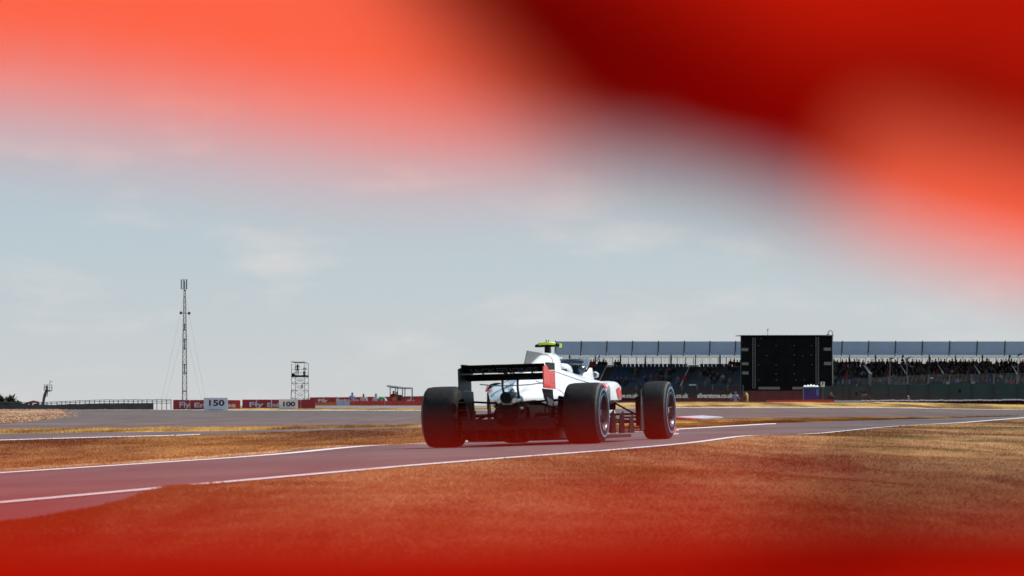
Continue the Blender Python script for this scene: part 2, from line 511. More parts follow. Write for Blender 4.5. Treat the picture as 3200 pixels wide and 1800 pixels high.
def H(x, y):
    x = np.atleast_1d(np.asarray(x, float)); y = np.atleast_1d(np.asarray(y, float))
    xn = lin(y, xn_y, xn_x); xf = lin(y, xf_y, xf_x)
    a = (x - xf) / np.maximum(xn - xf, 0.5)
    zr = np.where(a > 1, ZN, np.where(a < 0, ZF * (1 - sst(0, 8, xf - x)), ZF + (ZN - ZF) * a))
    un = 0.006 * np.sin(1.1 * x + .21 * y + 2.3 * np.sin(.13 * y + 1.7 * x)) + .005 * np.sin(2.3 * x - .33 * y + 3 * np.sin(.19 * y + 2.2 * x)) + .004 * np.sin(4.1 * x + .52 * y + 2 * np.sin(3.1 * x))
    zr = zr + np.where(a > 1, un * sst(.15, 1.6, x - xn), 0)
    z = zr * fade(y) + 0.030 * np.exp(-((y - 68) / 6) ** 2)
    u = 1600 + F * x / np.maximum(y, 1)
    return z + np.where(y > 100, Htab(u, y), 0)
def h1(x, y): return float(H([x], [y])[0])

# boundaries as depth along each line of sight
UG = np.arange(-1500, 3701, 25.0)
def ray_cross(u, ys, xs):
    """depth where the ray of column u meets the line x(y)"""
    out = []
    yy = np.concatenate([np.linspace(5, 60, 400), np.linspace(60.2, 420, 1400)])
    xx = lin(yy, ys, xs)
    uu = 1600 + F * xx / yy
    o = np.argsort(uu, kind='stable')
    return np.interp(u, np.maximum.accumulate(uu[o]), yy[o])
D_near = ray_cross(UG, xn_y, xn_x)
D_far = np.maximum(ray_cross(UG, xf_y, xf_x), D_near + 0.4)
edge_rows = np.interp(UG, [-1500, 0, 220, 400, 480, 560, 640, 700], [240, 1632 - ROW0, 1597 - ROW0, 1562 - ROW0, 1530 - ROW0, 1519 - ROW0, 1512 - ROW0, 0])
D_edge = D_near / 1.02
ap = UG < 640
D_edge[ap] = np.minimum(D_edge[ap], F * (HC - ZN) / np.interp(UG[ap], [-1500, 0, 150, 300, 400, 480, 560, 640], [560, 364, 343, 314, 290, 267, 254, 246]))
jit = np.convolve(rng.normal(0, 1, len(UG) + 2), [.25, .5, .25], 'valid')
D_edge = D_edge * (1 + .003 * jit)
jit2 = np.convolve(rng.normal(0, 1, len(UG) + 6), np.ones(7) / 7, 'valid')
def rowD(pts, z=0.0):
    us = [p[0] for p in pts]
    ds = []
    for u, row in pts:
        d = F * HC / (row - ROW0)
        for _ in range(40):
            x = (u - 1600) / F * d
            d = 0.5 * d + 0.5 * F * (HC - h1(x, d)) / (row - ROW0)
        ds.append(d)
    return np.interp(UG, us, ds)
D_2n = rowD([(-1500, 1418), (0, 1377), (550, 1362), (1300, 1337), (1900, 1322)])
D_2f = rowD([(-1500, 1376), (0, 1355.5), (700, 1347), (1300, 1334), (1900, 1321.5)])
D_g1 = rowD([(-1500, 1352), (0, 1341), (700, 1336), (1300, 1328), (2117, 1313), (2400, 1307), (2700, 1305), (3200, 1306), (3700, 1309)])
D_2n = np.maximum(D_2n, D_far + 0.3); D_2f = np.maximum(D_2f, D_2n + 0.05); D_g1 = np.maximum(D_g1, D_2f + 0.3)
right = UG > 1900
D_2n[right] = (D_far + 0.5 * (D_g1 - D_far))[right]; D_2f[right] = D_2n[right] + 0.05
D_g2 = np.interp(UG, [-1500, 600, 800, 1320, 2117, 2700, 3200], [318, 318, 312, 300, 330, 330, 330])
D_g3 = np.interp(UG, [-1500, 500, 700, 1320, 1700, 2117, 3700], [331, 331, 350, 344, 370, 404, 404])
D_g4 = np.full_like(UG, 428.0)
D_g5 = np.full_like(UG, 900.0)
D_0 = np.full_like(UG, 5.0)

ZONES = {}
def strip(name, DA, DB, rows, material, lift=0.0, kind='structure', u0=-9e9, u1=9e9, geo=True):
    sel = np.where((UG >= u0) & (UG <= u1))[0]
    u = UG[sel]; A = DA[sel]; B = DB[sel]
    t = np.linspace(0, 1, rows + 1)[:, None]
    D = A[None] * (B / A)[None] ** t if geo else A[None] + (B - A)[None] * t
    X = (u[None] - 1600) / F * D
    Z = H(X.ravel(), D.ravel()).reshape(D.shape) + lift
    n = len(u)
    v = np.stack([X, D, Z], -1).reshape(-1, 3)
    i = np.arange(rows)[:, None] * n + np.arange(n - 1)[None]
    f = np.stack([i, i + 1, i + n + 1, i + n], -1).reshape(-1, 4)
    me = bpy.data.meshes.new(name)
    me.from_pydata(v.tolist(), [], f.tolist())
    me.materials.append(M[material])
    for p in me.polygons: p.use_smooth = True
    o = link(bpy.data.objects.new(name, me))
    o['kind'] = kind
    ZONES[name] = (u, A, B)
    return o

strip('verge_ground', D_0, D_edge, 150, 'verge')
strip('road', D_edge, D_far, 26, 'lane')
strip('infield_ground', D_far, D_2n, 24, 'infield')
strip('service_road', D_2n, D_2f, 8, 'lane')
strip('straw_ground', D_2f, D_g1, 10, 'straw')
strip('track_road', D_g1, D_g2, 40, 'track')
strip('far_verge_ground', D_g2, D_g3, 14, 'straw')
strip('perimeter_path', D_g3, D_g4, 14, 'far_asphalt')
strip('far_field_ground', D_g4, D_g5, 24, 'soil')
# painted edge lines, sheets just above the asphalt
strip('road_near_edge_line', D_near / 1.013, D_near * 1.013, 2, 'paint', 0.004)
strip('road_far_edge_line', D_far / 1.045, D_far / 1.014, 2, 'paint', 0.004, u1=2430)
strip('service_road_edge_line', D_2n * 1.003, D_2n * 1.018, 2, 'paint', 0.004, u1=640)
strip('track_edge_line', D_g2 / 1.035, D_g2 / 1.015, 2, 'paint', 0.006, u0=300)
strip('dirt_shoulder_path', D_far * 1.002, D_far * (1.035 + .03 * np.abs(jit2) + .008 * np.abs(jit)), 3, 'dust', 0.004, u1=1700)
# gravel trap beside the track
def gravel():
    us = np.arange(-1500, 216, 12.0)
    top = np.interp(us, [-1500, 150, 213], [1279, 1283.0, 1294])
    bot = np.interp(us, [-1500, 0, 90, 160, 213], [1345, 1324, 1316, 1308, 1296])
    rows = 24
    vs, fs = [], []
    for j in range(rows + 1):
        for k, u in enumerate(us):
            row = bot[k] + (top[k] - bot[k]) * j / rows
            d = F * HC / (row - ROW0) if row > ROW0 + 6 else 300
            for _ in range(40):
                d = 0.6 * d + 0.4 * F * (HC - h1((u - 1600) / F * d, d)) / (row - ROW0)
            d = min(d, 314)
            x = (u - 1600) / F * d
            vs.append((x, d, h1(x, d) + 0.012 + 0.006 * random.random()))
    n = len(us)
    for j in range(rows):
        for k in range(n - 1):
            fs.append((j * n + k, j * n + k + 1, (j + 1) * n + k + 1, (j + 1) * n + k))
    gm_ = MB().add(vs, fs)
    for _ in range(4200):                                  # loose pebbles raked into ridges
        k = random.randrange(int(n * .80), n - 1); j = random.randrange(rows)
        a_, b_ = Vector(vs[j * n + k]), Vector(vs[(j + 1) * n + k + 1])
        t1, t2 = random.random(), random.random()
        p = Vector((a_.x + (b_.x - a_.x) * t1, a_.y + (b_.y - a_.y) * t2, 0)); p.z = h1(p.x, p.y) + .008
        r_ = random.uniform(.025, .065); w_ = random.uniform(.7, 1.6)
        c_ = [p + Vector((r_ * w_ * math.cos(q), r_ * math.sin(q), 0)) for q in (0.3, 1.9, 3.4, 5.0)]
        gm_.add(c_ + [p + Vector((random.uniform(-.3, .3) * r_, 0, r_ * random.uniform(.4, .8)))], [(0, 1, 4), (1, 2, 4), (2, 3, 4), (3, 0, 4)])
    o = gm_.build('gravel', 'gravel')
    o['kind'] = 'stuff'
    tag(o, 'orange pebble gravel trap beside the grey runoff asphalt', 'gravel')
gravel()
# the land out to the horizon, lower than the circuit
def base_ground():
    rs = [0, 60, 330, 430, 700, 1100, 2000, 4000]
    zs = [-0.3, -0.3, -0.35, -1.2, -3.0, -3.4, -3.5, -3.6]
    n = 96
    mb = MB()
    rings = [[(max(r, .01) * math.cos(2 * math.pi * k / n), max(r, .01) * math.sin(2 * math.pi * k / n), z) for k in range(n)] for r, z in zip(rs, zs)]
    o = mb.loft(rings, False).build('ground', 'soil')
    o['kind'] = 'structure'
base_ground()

# grass blades, one mass per verge
def blades(name, zone, count, hgt, material, dmin, dmax, u0, u1, label, gain=1.0, power=1.0, extra=None):
    u, A, B = ZONES[zone]
    n = int(count * 2.2)
    if extra is None:
        uu = rng.uniform(u0, u1, n)
        a = np.interp(uu, u, A); b = np.interp(uu, u, B)
        a = np.maximum(a, dmin); b = np.minimum(b, dmax)
        ok = b > a + 0.02
        uu, a, b = uu[ok], a[ok], b[ok]
        d = a * (b / a) ** (rng.uniform(0, 1, len(uu)) ** power)
    else:
        uu, d = extra
    uu, d = uu[:count], d[:count]
    n = len(uu)
    x = (uu - 1600) / F * d
    z = H(x, d)
    s = np.sqrt(np.clip(d / 40, 0.35, 4)) * gain
    clump = 0.6 + 0.8 * (0.5 + 0.5 * np.sin(x * 3.1 + np.sin(d * 0.9) * 2) * np.cos(d * 1.3 + x))
    h = hgt * rng.uniform(0.45, 1.15, n) * clump * np.sqrt(s)
    w = 0.0030 * s * rng.uniform(0.7, 1.5, n)
    ang = rng.uniform(0, math.pi, n)
    lx = rng.normal(0, 0.5, n) * h; ly = rng.normal(0, 0.5, n) * h
    bx, by = np.cos(ang) * w, np.sin(ang) * w * 0.6
    v = np.empty((n, 3, 3))
    v[:, 0] = np.stack([x - bx, d - by, z - 0.004], -1)
    v[:, 1] = np.stack([x + bx, d + by, z - 0.004], -1)
    v[:, 2] = np.stack([x + lx, d + ly, z + h], -1)
    me = bpy.data.meshes.new(name)
    me.vertices.add(n * 3); me.vertices.foreach_set('co', v.ravel())
    me.loops.add(n * 3); me.loops.foreach_set('vertex_index', np.arange(n * 3))
    me.polygons.add(n)
    me.polygons.foreach_set('loop_start', np.arange(0, n * 3, 3))
    me.polygons.foreach_set('loop_total', np.full(n, 3))
    me.update(calc_edges=True)
    me.materials.append(M[material])
    o = link(bpy.data.objects.new(name, me))
    return tag(o, label, 'grass', kind='stuff')
blades('grass', 'verge_ground', 230000, 0.015, 'blade', 11, 190, -250, 3450, 'parched tan grass on the near verge along the lane', power=0.85)
blades('grass', 'infield_ground', 90000, 0.016, 'infieldblade', 40, 180, -250, 3450, 'parched brown grass between the lane and the service road')
blades('grass', 'straw_ground', 26000, 0.034, 'strawblade', 80, 200, -250, 3450, 'pale straw strip between service road and wide track')
blades('grass', 'far_verge_ground', 22000, 0.045, 'strawblade', 300, 405, 680, 3450, 'yellow green strip beyond the wide track below the stand')
eu = rng.normal(560, 55, 3500)
ed = np.interp(eu, UG, D_edge) * (1 + rng.normal(-0.004, 0.010, 3500))
blades('grass', 'verge_ground', 3500, 0.022, 'blade', 0, 0, 0, 0, 'taller dry tufts leaning over the painted lane edge', extra=(eu, ed))

# ------------------------------------------------------------------ people
def person_mesh(name, pose, mats, hi=1):
    """pose: dict of joints; mats: (skin, top, trousers, hair) picked by height along the figure"""
    J = pose
    names = list(J.keys())
    idx = {k: i for i, k in enumerate(names)}
    rad = dict(pelvis=.135, waist=.125, chest=.150, neck=.058, chin=.075, head=.098, crown=.060,
               hipL=.095, kneeL=.062, ankL=.045, toeL=.038, hipR=.095, kneeR=.062, ankR=.045, toeR=.038,
               shL=.072, elL=.047, wrL=.034, haL=.040, shR=.072, elR=.047, wrR=.034, haR=.040)
    E = [('pelvis', 'waist'), ('waist', 'chest'), ('chest', 'neck'), ('neck', 'chin'), ('chin', 'head'), ('head', 'crown'),
         ('pelvis', 'hipL'), ('hipL', 'kneeL'), ('kneeL', 'ankL'), ('ankL', 'toeL'), ('pelvis', 'hipR'), ('hipR', 'kneeR'), ('kneeR', 'ankR'), ('ankR', 'toeR'),
         ('chest', 'shL'), ('shL', 'elL'), ('elL', 'wrL'), ('wrL', 'haL'), ('chest', 'shR'), ('shR', 'elR'), ('elR', 'wrR'), ('wrR', 'haR')]
    me = bpy.data.meshes.new(name)
    me.from_pydata([J[k] for k in names], [(idx[a], idx[b]) for a, b in E], [])
    o = bpy.data.objects.new(name, me); COL.objects.link(o)
    sk = o.modifiers.new('skin', 'SKIN')
    sk.use_smooth_shade = True
    for k in names:
        sv = me.skin_vertices[0].data[idx[k]]
        sv.radius = (rad[k], rad[k] * (0.8 if k in ('pelvis', 'waist', 'chest') else 1.0))
        sv.use_root = (k == 'pelvis')
    sb = o.modifiers.new('sub', 'SUBSURF'); sb.levels = hi; sb.render_levels = hi
    dg = bpy.context.evaluated_depsgraph_get()
    out = bpy.data.meshes.new_from_object(o.evaluated_get(dg))
    bpy.data.objects.remove(o); bpy.data.meshes.remove(me)
    out.name = name
    out.materials.clear()
    for m_ in mats: out.materials.append(M[m_])
    segs = [(Vector(J[a]), Vector(J[b]), a, b) for a, b in E]
    zone = {}
    for a, b in E:
        if b in ('chin', 'head', 'crown', 'haL', 'haR', 'wrL', 'wrR'): zone[(a, b)] = 0
        elif b in ('waist', 'chest', 'neck', 'shL', 'shR', 'elL', 'elR'): zone[(a, b)] = 1
        else: zone[(a, b)] = 2
    ht = Vector(J['crown']); hd = Vector(J['head'])
    for p in out.polygons:
        c = p.center
        best, bz = 1e9, 1
        for A, B_, a, b in segs:
            ab = B_ - A
            t = max(0, min(1, (c - A).dot(ab) / max(ab.length_squared, 1e-9)))
            dd = (A + ab * t - c).length - rad[b] * 0.3
            if dd < best: best, bz = dd, zone[(a, b)]
        if bz == 0 and ((c - ht).length < 0.085):
            bz = 3
        p.material_index = bz
        p.use_smooth = True
    return out

def stand(lean=0.0, armL=(-.26, -.02, .86), armR=(.26, -.02, .86), stride=0.0):
    return dict(pelvis=(0, 0, .95), waist=(0, lean * .3, 1.12), chest=(0, lean * .7, 1.34), neck=(0, lean, 1.50), chin=(0, lean * 1.1, 1.57), head=(0, lean * 1.2, 1.66), crown=(0, lean * 1.2, 1.735),
                hipL=(-.10, 0, .88), kneeL=(-.11, stride * .5, .50), ankL=(-.12, stride, .09), toeL=(-.13, stride - .14, .035),
                hipR=(.10, 0, .88), kneeR=(.11, -stride * .5, .50), ankR=(.12, -stride, .09), toeR=(.13, -stride - .14, .035),
                shL=(-.19, lean * .8, 1.41), elL=((-.19 + armL[0]) / 2 - .05, armL[1] * .5 + .03, (1.41 + armL[2]) / 2), wrL=armL, haL=(armL[0], armL[1] - .04, armL[2] - .09),
                shR=(.19, lean * .8, 1.41), elR=((.19 + armR[0]) / 2 + .05, armR[1] * .5 + .03, (1.41 + armR[2]) / 2), wrR=armR, haR=(armR[0], armR[1] - .04, armR[2] - .09))
def bent():
    return dict(pelvis=(0.18, 0, .98), waist=(0.02, 0, 1.08), chest=(-.20, 0, 1.10), neck=(-.36, 0, 1.03), chin=(-.42, 0, 0.99), head=(-.49, 0, .95), crown=(-.54, 0, .90),
                hipL=(.18, -.10, .88), kneeL=(.10, -.11, .50), ankL=(.20, -.11, .09), toeL=(.06, -.11, .035),
                hipR=(.18, .10, .88), kneeR=(.10, .11, .50), ankR=(.20, .11, .09), toeR=(.06, .11, .035),
                shL=(-.24, -.18, 1.05), elL=(-.30, -.22, .80), wrL=(-.34, -.20, .58), haL=(-.36, -.19, .50),
                shR=(-.24, .18, 1.05), elR=(-.30, .22, .80), wrR=(-.34, .20, .58), haR=(-.36, .19, .50))
def person(pose, mats, u, head_row, d, label, rz=0.0, group=None, top=1.77, hi=1):
    me = person_mesh('person', pose, mats, hi)
    p = W(u, head_row, d)
    o = bpy.data.objects.new('person', me)
    o.location = (p.x, d, p.z - top); o.rotation_euler = (0, 0, rz)
    link(o)
    return tag(o, label, 'person', group)

# ------------------------------------------------------------------ the racing car
def make_car():
    yaw = R(-13.4)
    ax = Vector((math.cos(yaw), math.sin(yaw))); fw = Vector((-math.sin(yaw), math.cos(yaw)))
    c0 = Vector((0.046, 62.6))
    TR_, TF_ = 0.7975, 0.8475
    WB = 3.6
    def ground(x, y):
        p = c0 + ax * x + fw * y
        return h1(p.x, p.y)
    zl, zr = ground(-TR_, 0), ground(TR_, 0)
    fl, fr = ground(-TF_, WB), ground(TF_, WB)
    roll = -math.atan((zr - zl) / (2 * TR_))
    pitch = math.atan(((fl + fr) / 2 - (zl + zr) / 2) / WB)
    root = empty('racing_car', (c0.x, c0.y, (zl + zr) / 2), (pitch, roll, yaw))
    tag(root, 'white, black and red open-wheel racing car on the narrow asphalt lane', 'racing car')
    def P(name, mb, m_, parent=root, **k): return mb.build(name, m_, parent, **k)

    # --- wheels
    def wheel(x, y, w, side):
        wp = empty('wheel', (x, y, 0.335), (0, 0, 0), root)
        hw = w / 2
        s = side
        prof = [(-hw * .98, .20), (-hw, .235), (-hw * .99, .28), (-hw * .93, .310), (-hw * .84, .326), (-hw * .6, .334), (0, .3355), (hw * .6, .334), (hw * .84, .326), (hw * .93, .310), (hw * .99, .28), (hw, .235), (hw * .98, .20)]
        mb = MB(); mb.lathe_x(prof, 56)
        n = 56
        P('tyre', mb, 'rubber', wp, smooth='all')
        mb = MB(); mb.lathe_x([(s * hw * .94, .309), (s * hw * .885, .3205), (s * hw * .84, .3275)], 56)
        P('worn_shoulder', mb, 'shoulder', wp, smooth='all')
        mb = MB(); mb.lathe_x([(s * (hw + .002), .248), (s * (hw * .998 + .003), .260), (s * (hw * .993 + .003), .270)], 56)
        P('sidewall_band', mb, 'blue_band', wp, smooth='all')
        mb = MB(); mb.lathe_x([(s * (hw * .98), .203), (s * (hw * .99 + .004), .195), (s * (hw * .95), .182), (s * hw * .45, .165), (s * hw * .40, .06), (s * hw * .5, .045), (s * hw * .62, .04), (s * hw * .64, .001)], 40)
        P('rim', mb, 'rim', wp, smooth=True)
        mb = MB(); mb.lathe_x([(s * (hw * .985 + .004), .204), (s * (hw * 1.0 + .006), .199), (s * (hw * .98 + .004), .193)], 40)
        P('rim_lip', mb, 'rim_edge', wp, smooth='all')
        for k in range(9):
            a = 2 * math.pi * k / 9 + .2
            mb = MB(); c, sn = math.cos(a), math.sin(a)
            mb.tube([(s * hw * .60, .05 * c, .05 * sn), (s * hw * .70, .12 * c, .12 * sn), (s * hw * .82, .178 * c, .178 * sn)], .010, 5)
            P('spoke', mb, 'rim', wp)
        mb = MB(); mb.lathe_x([(s * hw * .62, .045), (s * hw * .80, .035), (s * hw * .80, .001)], 12)
        P('wheel_nut', mb, 'metal', wp)
        mb = MB(); mb.lathe_x([(-s * hw * .97, .20), (-s * hw * .97, .05), (-s * hw * 1.15, .05), (-s * hw * 1.15, .001)], 24)
        P('brake_drum', mb, 'matblack', wp)
    wheel(-TR_, 0, .405, -1); wheel(TR_, 0, .405, 1)
    wheel(-TF_, WB, .305, -1); wheel(TF_, WB, .305, 1)

    # --- engine cover and sidepods as one shell
    def tub(y, w, zb, zt):
        c = [(.5, 0), (.9, .12), (1, .35), (1, .7), (.88, .93), (.5, 1)]
        return [(w * x, y, zb + (zt - zb) * t) for x, t in c] + [(-w * x, y, zb + (zt - zb) * t) for x, t in reversed(c)]
    def ring(y, zt, a, w, s, zb):
        half = [(0, zt), (.55 * a, zt - .012), (.9 * a, zt - .05), (a * 1.03, zt - .12), (a * 1.05, s + (zt - s) * .45), ((a * 1.3 + w) * .5, s + min(.06, (zt - s) * .3)),
                (w * .86, s + .012), (w * .97, s - .03), (w * .94, s - .13 if s - .13 > zb else (s + zb) / 2), (w * .66, max(zb + .02, min(s - .2, .38))), (w * .5, zb)]
        return [(x, y, z) for x, z in half] + [(-x, y, z) for x, z in reversed(half[1:])]
    mb = MB()
    mb.loft([ring(*q) for q in [(-.36, .56, .020, .06, .49, .42), (-.20, .61, .03, .12, .515, .44), (0.05, .68, .05, .23, .53, .45), (.4, .80, .080, .36, .55, .40), (.8, .90, .105, .50, .59, .25), (1.2, .985, .125, .61, .635, .12),
                                (1.5, 1.025, .142, .68, .66, .1), (1.68, 1.025, .142, .70, .668, .1), (1.74, .995, .13, .70, .668, .1)]])
    for k, f in enumerate(mb.f):
        if sum(mb.v[i][2] for i in f) / len(f) < .47: mb.mi[k] = 1
    cover = P('engine_cover', mb, ['white', 'matblack'], smooth='all')
    mb = MB(); mb.loft([tub(1.45, .40, .08, .46), tub(.9, .38, .08, .46), tub(.4, .34, .09, .465), tub(.05, .26, .12, .455), tub(-.15, .20, .16, .44)])
    P('rear_bodywork', mb, 'matblack', smooth=True)
    mb = MB(); mb.loft([[(.105 * math.cos(t) , 1.745, .93 + .075 * math.sin(t)) for t in np.linspace(0, 2 * math.pi, 16, False)], [(.08 * math.cos(t), 1.70, .93 + .05 * math.sin(t)) for t in np.linspace(0, 2 * math.pi, 16, False)]])
    P('air_intake', mb, 'matblack', cover)
    for y0, ring_ in ((.62, (.62, .862, .092, .435, .572, .33)), (1.34, (1.34, 1.003, .133, .645, .648, .11))):
        r_ = ring(*ring_)
        half = r_[:8]
        for s_ in (-1, 1):
            mb = MB(); mb.tube([(s_ * x * 1.006, y, z + .004) for x, y, z in half], .0035, 4); P('panel_seam', mb, 'grey', cover)
    # red flashes low on the cover's flanks
    for s in (-1, 1):
        mb = MB()
        mb.add([(s * .625, 1.32, .668), (s * .665, 1.56, .655), (s * .700, 1.60, .59), (s * .655, 1.34, .60)], [(0, 1, 2, 3)])
        mb.v = [(x + s * .006, y, z + .006) for x, y, z in mb.v]
        P('red_flash', mb, 'red', cover)
    # sidepod fronts
    for s in (-1, 1):
        mb = MB()
        def pr(y, x0, x1, z0, z1):
            c = [(x0, z0), (x1 * .50, z0), (x1 * .66, .38), (x1, .47), (x1, z1 - .06), (x1 * .95, z1 - .01), (x1 * .85, z1), (x0, z1)]
            return [(s * x, y, z) for x, z in c]
        mb.loft([pr(1.72, .2, .70, .10, .672), pr(2.05, .2, .715, .13, .685), (pr(2.28, .2, .70, .22, .67)), pr(2.34, .22, .66, .30, .64)])
        for k, f in enumerate(mb.f):
            if sum(mb.v[i][2] for i in f) / len(f) < .40: mb.mi[k] = 1
        sp = P('sidepod', mb, ['white', 'matblack'], smooth=True)
        mb = MB(); mb.add([(s * .714, 1.96, .60), (s * .720, 2.08, .62), (s * .722, 2.16, .56), (s * .722, 2.18, .49), (s * .716, 2.04, .49)], [(0, 1, 2, 3, 4)])
        mb.v = [(x + s * .006, y, z) for x, y, z in mb.v]
        P('red_flash', mb, 'red', sp)
        mb = MB(); mb.add([(s * .24, 2.345, .34), (s * .62, 2.345, .36), (s * .62, 2.345, .60), (s * .24, 2.345, .61)], [(0, 1, 2, 3)])
        P('radiator_inlet', mb, 'matblack', sp)
        # turning vane: upright blade with arched top
        mb = MB()
        mb.tube([(s * .70, 2.42, .685), (s * .80, 2.44, .690), (s * .86, 2.45, .675), (s * .885, 2.46, .63), (s * .89, 2.46, .50)], [.016, .016, .018, .020, .020], 6)
        mb.prism([(2.38, .12), (2.56, .12), (2.50, .52), (2.42, .52)], 0, s * .882, s * .898)
        v = P('turning_vane', mb, 'black')
        mb = MB(); mb.prism([(2.395, .40), (2.44, .40), (2.44, .585), (2.42, .585)], 0, s * .899, s * .903)
        P('pale_strip', mb, 'shoulder', v)
    # --- shark fin
    mb = MB(); mb.prism([(.36, .765), (.66, 1.045), (1.22, 1.025), (1.45, 1.01), (1.40, .95)], 0, -.006, .006)
    P('shark_fin', mb, 'grey')
    # --- camera pod
    mb = MB(); mb.prism([(1.50, 1.03), (1.62, 1.03), (1.60, 1.145), (1.53, 1.145)], 0, -.030, .030)
    pod = P('camera_pod', mb, 'black', bevel=.006); pod.location = (.012, .06, -.052)
    mb = MB(); mb.tube([(-.145, 1.56, 1.152), (-.10, 1.56, 1.160), (0, 1.56, 1.163), (.10, 1.56, 1.160), (.145, 1.56, 1.152)], [.014, .022, .026, .022, .018], 8)
    P('camera_bar', mb, 'black', pod, smooth='all')
    mb = MB(); mb.tube([(-.105, 1.545, 1.174), (0, 1.545, 1.181), (.095, 1.545, 1.174)], [.014, .018, .014], 8)
    P('yellow_cover', mb, 'yellow', pod, smooth='all')
    mb = MB(); mb.tube([(.142, 1.55, 1.153), (.160, 1.55, 1.150)], [.024, .022], 10)
    P('yellow_cap', mb, 'yellow', pod)
    mb = MB(); mb.tube([(-.012, 1.55, 1.19), (-.014, 1.55, 1.222)], .006, 5); mb.tube([(.014, 1.55, 1.19), (.016, 1.55, 1.215)], .006, 5)
    P('pitot_sensor', mb, 'black', pod)
    # --- survival cell, nose
    mb = MB(); mb.loft([tub(1.70, .31, .1, .70), tub(2.1, .33, .08, .71), tub(2.6, .31, .1, .69), tub(3.1, .24, .15, .64), tub(3.8, .17, .22, .56), tub(4.35, .12, .24, .44), tub(4.75, .085, .25, .36)])
    tubo = P('survival_cell', mb, 'white', smooth=True)
    mb = MB(); mb.prism([(-.21, 1.80), (.21, 1.80), (.23, 2.25), (.17, 2.55), (-.17, 2.55), (-.23, 2.25)], 2, .69, .716)
    P('cockpit_opening', mb, 'matblack', tubo)
    for s in (-1, 1):
        mb = MB(); mb.loft([[(s * x, y, z) for x, y, z in q] for q in (
            [(.20, 1.78, .69), (.34, 1.78, .66), (.33, 1.78, .72), (.24, 1.78, .76)],
            [(.22, 2.10, .69), (.36, 2.10, .64), (.34, 2.10, .73), (.25, 2.10, .77)],
            [(.23, 2.36, .68), (.37, 2.36, .62), (.33, 2.36, .76), (.29, 2.36, .80)],
            [(.23, 2.44, .68), (.37, 2.44, .62), (.335, 2.44, .84), (.305, 2.44, .845)],
            [(.22, 2.56, .67), (.34, 2.56, .62), (.32, 2.56, .72), (.26, 2.56, .74)])])
        P('cockpit_side', mb, 'white', smooth=True)
        # mirror
        mb = MB(); mb.prism([(.31, .725), (.385, .73), (.395, .775), (.36, .80), (.32, .79)], 1, 2.46, 2.54)
        mb.v = [(s * x, y, z) for x, y, z in mb.v]
        mi = P('mirror', mb, 'white', bevel=.008)
        mb = MB(); mb.prism([(.318, .733), (.38, .738), (.387, .772), (.358, .79), (.325, .784)], 1, 2.454, 2.459)
        mb.v = [(s * x, y, z) for x, y, z in mb.v]
        P('mirror_glass', mb, 'grey', mi)
    # --- halo: hoop over the cockpit and its centre strut
    pts = []
    for t in np.linspace(-1, 1, 21):
        a = t * math.pi * .5
        pts.append((.33 * math.sin(a) * (1 if abs(t) < .98 else 1.0), 1.85 + .92 * math.cos(a) ** .8 if math.cos(a) > 1e-6 else 1.85, .80 + .12 * min(1, math.cos(a) * 1.6 + .12)))
    mb = MB(); mb.tube(pts, .036, 8)
    halo = P('halo', mb, 'navy_halo', smooth='all')
    mb = MB(); mb.tube([(0, 2.76, .915), (0, 2.86, .80), (0, 2.92, .66)], [.022, .018, .020], 6)
    P('halo_strut', mb, 'navy_halo', halo, smooth='all')
    # --- headrest
    mb = MB(); mb.box((0, 1.86, .77), (.34, .10, .13))
    P('headrest', mb, 'matblack', bevel=.02)
    # --- floor, diffuser, gearbox, crash structure
    mb = MB(); mb.prism([(-.30, .25), (.30, .25), (.68, .55), (.78, 1.2), (.80, 2.3), (.5, 2.9), (-.5, 2.9), (-.80, 2.3), (-.78, 1.2), (-.68, .55)], 2, .045, .075)
    P('floor', mb, 'black')
    mb = MB()
    mb.loft([[(-.52, .30, .06), (.52, .30, .06), (.52, .30, .10), (-.52, .30, .10)], [(-.525, -.05, .10), (.525, -.05, .10), (.525, -.05, .15), (-.525, -.05, .15)], [(-.525, -.36, .18), (.525, -.36, .18), (.515, -.36, .30), (-.515, -.36, .30)]])
    df = P('diffuser', mb, 'black')
    for x in (-.52, -.36, -.22, -.09, .09, .22, .36, .52):
        mb = MB(); mb.prism([(.28, .055), (-.36, .085), (-.36, .19), (.28, .11)], 0, x - .005, x + .005)
        P('strake', mb, 'black', df)
    mb = MB(); mb.loft([tub(.5, .22, .14, .50), tub(.1, .20, .16, .50), tub(-.25, .15, .20, .48), tub(-.48, .09, .24, .42), tub(-.70, .055, .28, .38)])
    P('gearbox', mb, 'matblack', smooth=True)
    mb = MB(); mb.box((0, -.715, .33), (.055, .02, .06))
    P('rain_light', mb, 'black')
    mb = MB(); mb.tube([(.0, .1, .54), (.0, -.25, .535), (.0, -.44, .53)], [.062, .060, .064], 14)
    P('exhaust_pipe', mb, 'black', smooth=True)
    for s in (-1, 1):
        mb = MB(); mb.tube([(s * .085, -.05, .50), (s * .085, -.40, .495)], [.026, .028], 10)
        P('wastegate_pipe', mb, 'metal', smooth=True)
    mb = MB(); mb.lathe_x([(-.012, .001), (-.012, .02), (.012, .02), (.012, .001)], 10)
    for x, y, z in ((.13, -.42, .485), (.17, -.40, .41)):
        o = P('jacking_fitting', mb, 'metal'); o.location = (x, y, z)
